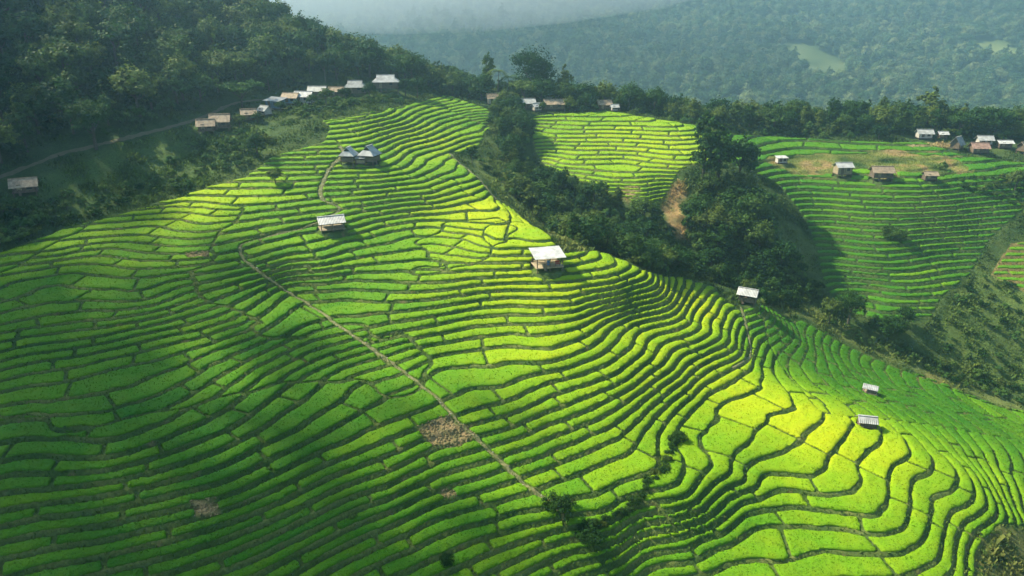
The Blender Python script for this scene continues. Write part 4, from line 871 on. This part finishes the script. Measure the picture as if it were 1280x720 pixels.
# scattered shrubs on scrub slopes
SHRUBS = [(poly((30,250),(120,240),(235,215),(240,236),(150,262),(60,282),(10,290)), 2.6, (1.0,2.0), 'shrub on the shaded scrub slope above the left paddies', 'shrubs of the left scrub slope'),
          (poly((240,180),(300,168),(335,165),(345,182),(300,212),(240,222)), 2.4, (.9,1.9), 'leafy shrub on the scrub slope below the brown roofed huts', 'shrubs below the brown roofed huts'),
          (poly((20,262),(60,268),(40,300),(0,305),(0,255)), 2.2, (1.5,3.2), 'bush in the dark thicket below the left edge hut', 'bushes of the left edge thicket'),
          (poly((350,140),(420,130),(500,122),(505,128),(420,142),(375,150)), 2.0, (1.0,2.0), 'shrub in the strip below the left row of houses', 'shrubs below the left row of houses'),
          (poly((1190,372),(1230,330),(1280,372),(1280,492),(1200,470),(1165,450),(1180,410)), 2.6, (.8,1.9), 'shrub on the overgrown slope at the right edge', 'shrubs of the right overgrown slope'),
          (poly((1010,390),(1060,412),(1110,430),(1180,455),(1270,485),(1275,505),(1180,474),(1100,440),(1050,418)), 1.9, (.8,1.8), 'bush along the valley bottom beyond the dark green rice', 'bushes of the valley bottom'),
          (poly((590,196),(640,196),(660,225),(680,262),(655,262),(625,232)), 2.6, (.8,1.6), 'shrub on the grassy ravine head', 'shrubs of the ravine head'),
          (poly((640,128),(720,134),(790,142),(880,160),(880,164),(780,144),(700,140),(650,146)), 2.4, (1.2,2.6), 'shrub along the rim in front of the middle hamlet', 'shrubs along the hamlet rim'),
          (poly((900,160),(1000,166),(1100,170),(1100,175),(1000,171),(910,165)), 2.4, (1.0,2.2), 'shrub along the edge above the right terraces', 'shrubs above the right terraces'),
          (poly((1200,225),(1290,225),(1290,262),(1240,250),(1200,240)), 2.4, (.9,2.0), 'shrub among the overgrown terraces at far right', 'shrubs of the far right overgrown terraces'),
          (poly((1215,668),(1290,665),(1290,730),(1205,730)), 1.5, (.3,.6), 'low dry shrub in the bottom right corner', 'dry shrubs of the bottom right corner')]
SHR = []
for pl, spc, hr, lab, grp in SHRUBS:
    for q in scatter(pl, spc, 700):
        hh_ = rng.uniform(*hr); sx, sy, sf = project((q[0], q[1], float(zat(q[0], q[1]))))
        if -10 < sx < 1290 and sy < 730: SHR.append((hh_ / sf, q[0], q[1], hh_, lab, grp))
SHR.sort(reverse=True); SHRUB_EXTRA = [(a[1], a[2], a[3] / 2.4) for a in SHR[235:]]
for _, x, y, hh_, lab, grp in SHR[:235]: plant(random.choice(('bush', 'fresh', 'fresh')), x, y, hh_, lab, grp, None, rng.uniform(.9, 1.3))
# low growth under the edges of the woods
for pl, *_ in WOODS:
    for q in scatter(pl, 2.4, 2500): SHRUB_EXTRA.append((q[0], q[1], rng.uniform(.7, 1.5)))

# ------------------------------------------------------------------ far woods: one mass, placed with geometry nodes
def far_wood(name, pts, scl, label, protos):
    me = bpy.data.meshes.new(name); me.vertices.add(len(pts)); me.vertices.foreach_set('co', np.asarray(pts, np.float32).ravel())
    a = me.attributes.new('scl', 'FLOAT', 'POINT'); a.data.foreach_set('value', np.asarray(scl, np.float32))
    a = me.attributes.new('turn', 'FLOAT', 'POINT'); a.data.foreach_set('value', rng.uniform(0, 6.28, len(pts)).astype(np.float32))
    o = link(name, me, None, 'stuff', label=label, category='forest')
    pc = bpy.data.collections.new(name + '_kinds')
    for m in protos: pc.objects.link(bpy.data.objects.new('crown_kind', m))
    ng = bpy.data.node_groups.new(name, 'GeometryNodeTree'); ng.interface.new_socket('Geometry', in_out='INPUT', socket_type='NodeSocketGeometry'); ng.interface.new_socket('Geometry', in_out='OUTPUT', socket_type='NodeSocketGeometry')
    N = ng.nodes.new; L = ng.links.new
    gi = N('NodeGroupInput'); go = N('NodeGroupOutput'); ip = N('GeometryNodeInstanceOnPoints'); ci = N('GeometryNodeCollectionInfo'); ci.inputs[0].default_value = pc; ci.inputs[1].default_value = True; ci.inputs[2].default_value = True
    ip.inputs['Pick Instance'].default_value = True
    s = N('GeometryNodeInputNamedAttribute'); s.data_type = 'FLOAT'; s.inputs[0].default_value = 'scl'
    t = N('GeometryNodeInputNamedAttribute'); t.data_type = 'FLOAT'; t.inputs[0].default_value = 'turn'
    cx_ = N('ShaderNodeCombineXYZ'); L(t.outputs[0], cx_.inputs[2])
    mtp = N('GeometryNodeMeshToPoints'); L(gi.outputs[0], mtp.inputs[0]); L(mtp.outputs[0], ip.inputs['Points']); L(ci.outputs[0], ip.inputs['Instance']); L(cx_.outputs[0], ip.inputs['Rotation']); L(s.outputs[0], ip.inputs['Scale'])
    L(ip.outputs[0], go.inputs[0]); md = o.modifiers.new('placed', 'NODES'); md.node_group = ng; return o
M_LEAFM_LIT = leafmat('mountain_leaves_lit', (0.050,0.115,0.042,1), (0.115,0.180,0.068,1), (0.230,0.265,0.115,1))  # same leaves as broad_leaves, colour raised to stand in for distant light and haze
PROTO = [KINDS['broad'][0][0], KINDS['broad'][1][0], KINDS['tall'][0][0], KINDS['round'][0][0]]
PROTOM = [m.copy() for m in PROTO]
for m in PROTOM: m.materials[0] = M_LEAFM_LIT
pts = []
yy = 560.0
while yy < 2000:
    sp = 9.6 + max(0, yy - 900) * 0.002
    half = yy * 0.80 + 60
    xx = np.arange(-half, half, sp); pts.append(np.column_stack([xx + rng.uniform(-.45, .45, len(xx)) * sp, yy + rng.uniform(-.45, .45, len(xx)) * sp])); yy += sp * 1.05
pts = np.vstack(pts)
ok = np.ones(len(pts), bool)
for c in clear: ok &= sdist(pts[:, 0], pts[:, 1], c) < 1
zz = land(pts[:, 0], pts[:, 1]); pp = project(np.column_stack([pts, zz + 5])); ok &= (pp[0] > -60) & (pp[0] < 1340) & (pp[1] > -60) & (pp[1] < 230)
pts = pts[ok]; zz = zz[ok]
dens = vnoise(pts[:, 0], pts[:, 1], 60, 81, 2)
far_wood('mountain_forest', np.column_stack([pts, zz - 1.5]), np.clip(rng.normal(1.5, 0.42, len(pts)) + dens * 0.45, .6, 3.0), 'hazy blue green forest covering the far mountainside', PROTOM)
if FOREST_EXTRA:
    q = np.array(FOREST_EXTRA); far_wood('background_wood', np.column_stack([q[:, :2], zat(q[:, 0], q[:, 1])]), q[:, 2], 'mass of trees behind the nearest woods on the hill and rim', PROTO)
q = np.array(SHRUB_EXTRA); far_wood('shrub_cover', np.column_stack([q[:, :2], zat(q[:, 0], q[:, 1])]), q[:, 2], 'low leafy growth filling the wood edges and scrub', [KINDS['bush'][0][0], KINDS['bush'][1][0], KINDS['fresh'][0][0]])
print('far trees', len(pts))

# ------------------------------------------------------------------ puffs added overhead, out of view, shaped to shade the left slope and wood
def cover(x, y):
    a = .90 * sstep(-28, 46, -(x + 20) + (95 - y)); b = .85 * sstep(-62, -92, x) * sstep(95, 130, y) * sstep(245, 190, y)
    return np.maximum(a, b)
q = np.column_stack([rng.uniform(-170, 60, 16000), rng.uniform(-10, 260, 16000)]); rr = 2.6
need = -np.log(1 - np.clip(cover(q[:, 0], q[:, 1]), 0, .95)) / (math.pi * rr * rr) * (230 * 270)
q = q[rng.random(len(q)) < need / 16000]
far = rng.uniform(860, 960, len(q))[:, None]; cc = np.column_stack([q, np.full(len(q), 52.0)]) + np.array(to_sun)[None] * far
blobs('shade_puffs', cc, np.full(len(cc), rr * 1.12), simple('shade_puff_white', (0.85,0.85,0.86), 1.0, .05, .1, 0), 'added white puffs out of view that shade the left slope', 'shade_puffs')
print('puffs', len(cc))

# ------------------------------------------------------------------ the air: even haze round everything
hz, nt, out, N, L = nodemat('haze_air')
pv = N('VolumePrincipled'); pv.inputs['Color'].default_value = (0.46, 0.77, 1.0, 1); pv.inputs['Density'].default_value = 0.00041; pv.inputs['Anisotropy'].default_value = 0.45
L(pv.outputs[0], out.inputs['Volume'])
x0, x1, y0, y1 = AX[0] - 20, AX[-1] + 20, AY[0] - 20, AY[-1] + 20; z0, z1 = float(ZV.min()) - 1.5, float(ZV.max()) + 25
V = [(x, y, z) for z in (z0, z1) for x, y in ((x0, y0), (x1, y0), (x1, y1), (x0, y1))]
link('haze', raw_mesh('haze', np.array(V), [np.array([(3,2,1,0),(4,5,6,7),(0,1,5,4),(1,2,6,5),(2,3,7,6),(3,0,4,7)])], hz), None, 'stuff', label='pale blue haze filling the valley air', category='haze')
print('haze z', z0, z1)

def mist(name, px, y, z, rx, ry, rz, dens, label):
    u = (px - 640) / FPX; x = u * (y * cP - (z - CAM_Z) * sP)
    m, nt, out, N, L = nodemat(name + '_air'); v = N('VolumePrincipled'); v.inputs['Color'].default_value = (0.86, 0.92, 1.0, 1); v.inputs['Density'].default_value = dens; v.inputs['Anisotropy'].default_value = 0.4; L(v.outputs[0], out.inputs['Volume'])
    V = []; n, mm = 24, 12
    for j in range(mm + 1):
        for i in range(n):
            a = 2 * math.pi * i / n; b = math.pi * (j + .02 if j == 0 else j - .02 if j == mm else j) / mm; k = 1 + .18 * math.sin(3 * a + j) * math.sin(b)
            V.append((x + rx * k * math.cos(a) * math.sin(b), y + ry * k * math.sin(a) * math.sin(b), z + rz * math.cos(b)))
    F = [(j*n+i, (j+1)*n+i, (j+1)*n+(i+1)%n, j*n+(i+1)%n) for j in range(mm) for i in range(n)] + [tuple(range(n)), tuple(range(mm*n+n-1, mm*n-1, -1))]
    me = bpy.data.meshes.new(name); me.from_pydata(V, [], F); me.update(); me.materials.append(m); link(name, me, None, 'stuff', label=label, category='mist')
mist('mist', 490, 1050, 188, 480, 190, 118, 0.0036, 'white sunlit mist drifting over the far slope at the top')
mist('mist', 1290, 1300, 148, 190, 110, 34, 0.0035, 'small wisp of mist at the top right corner')
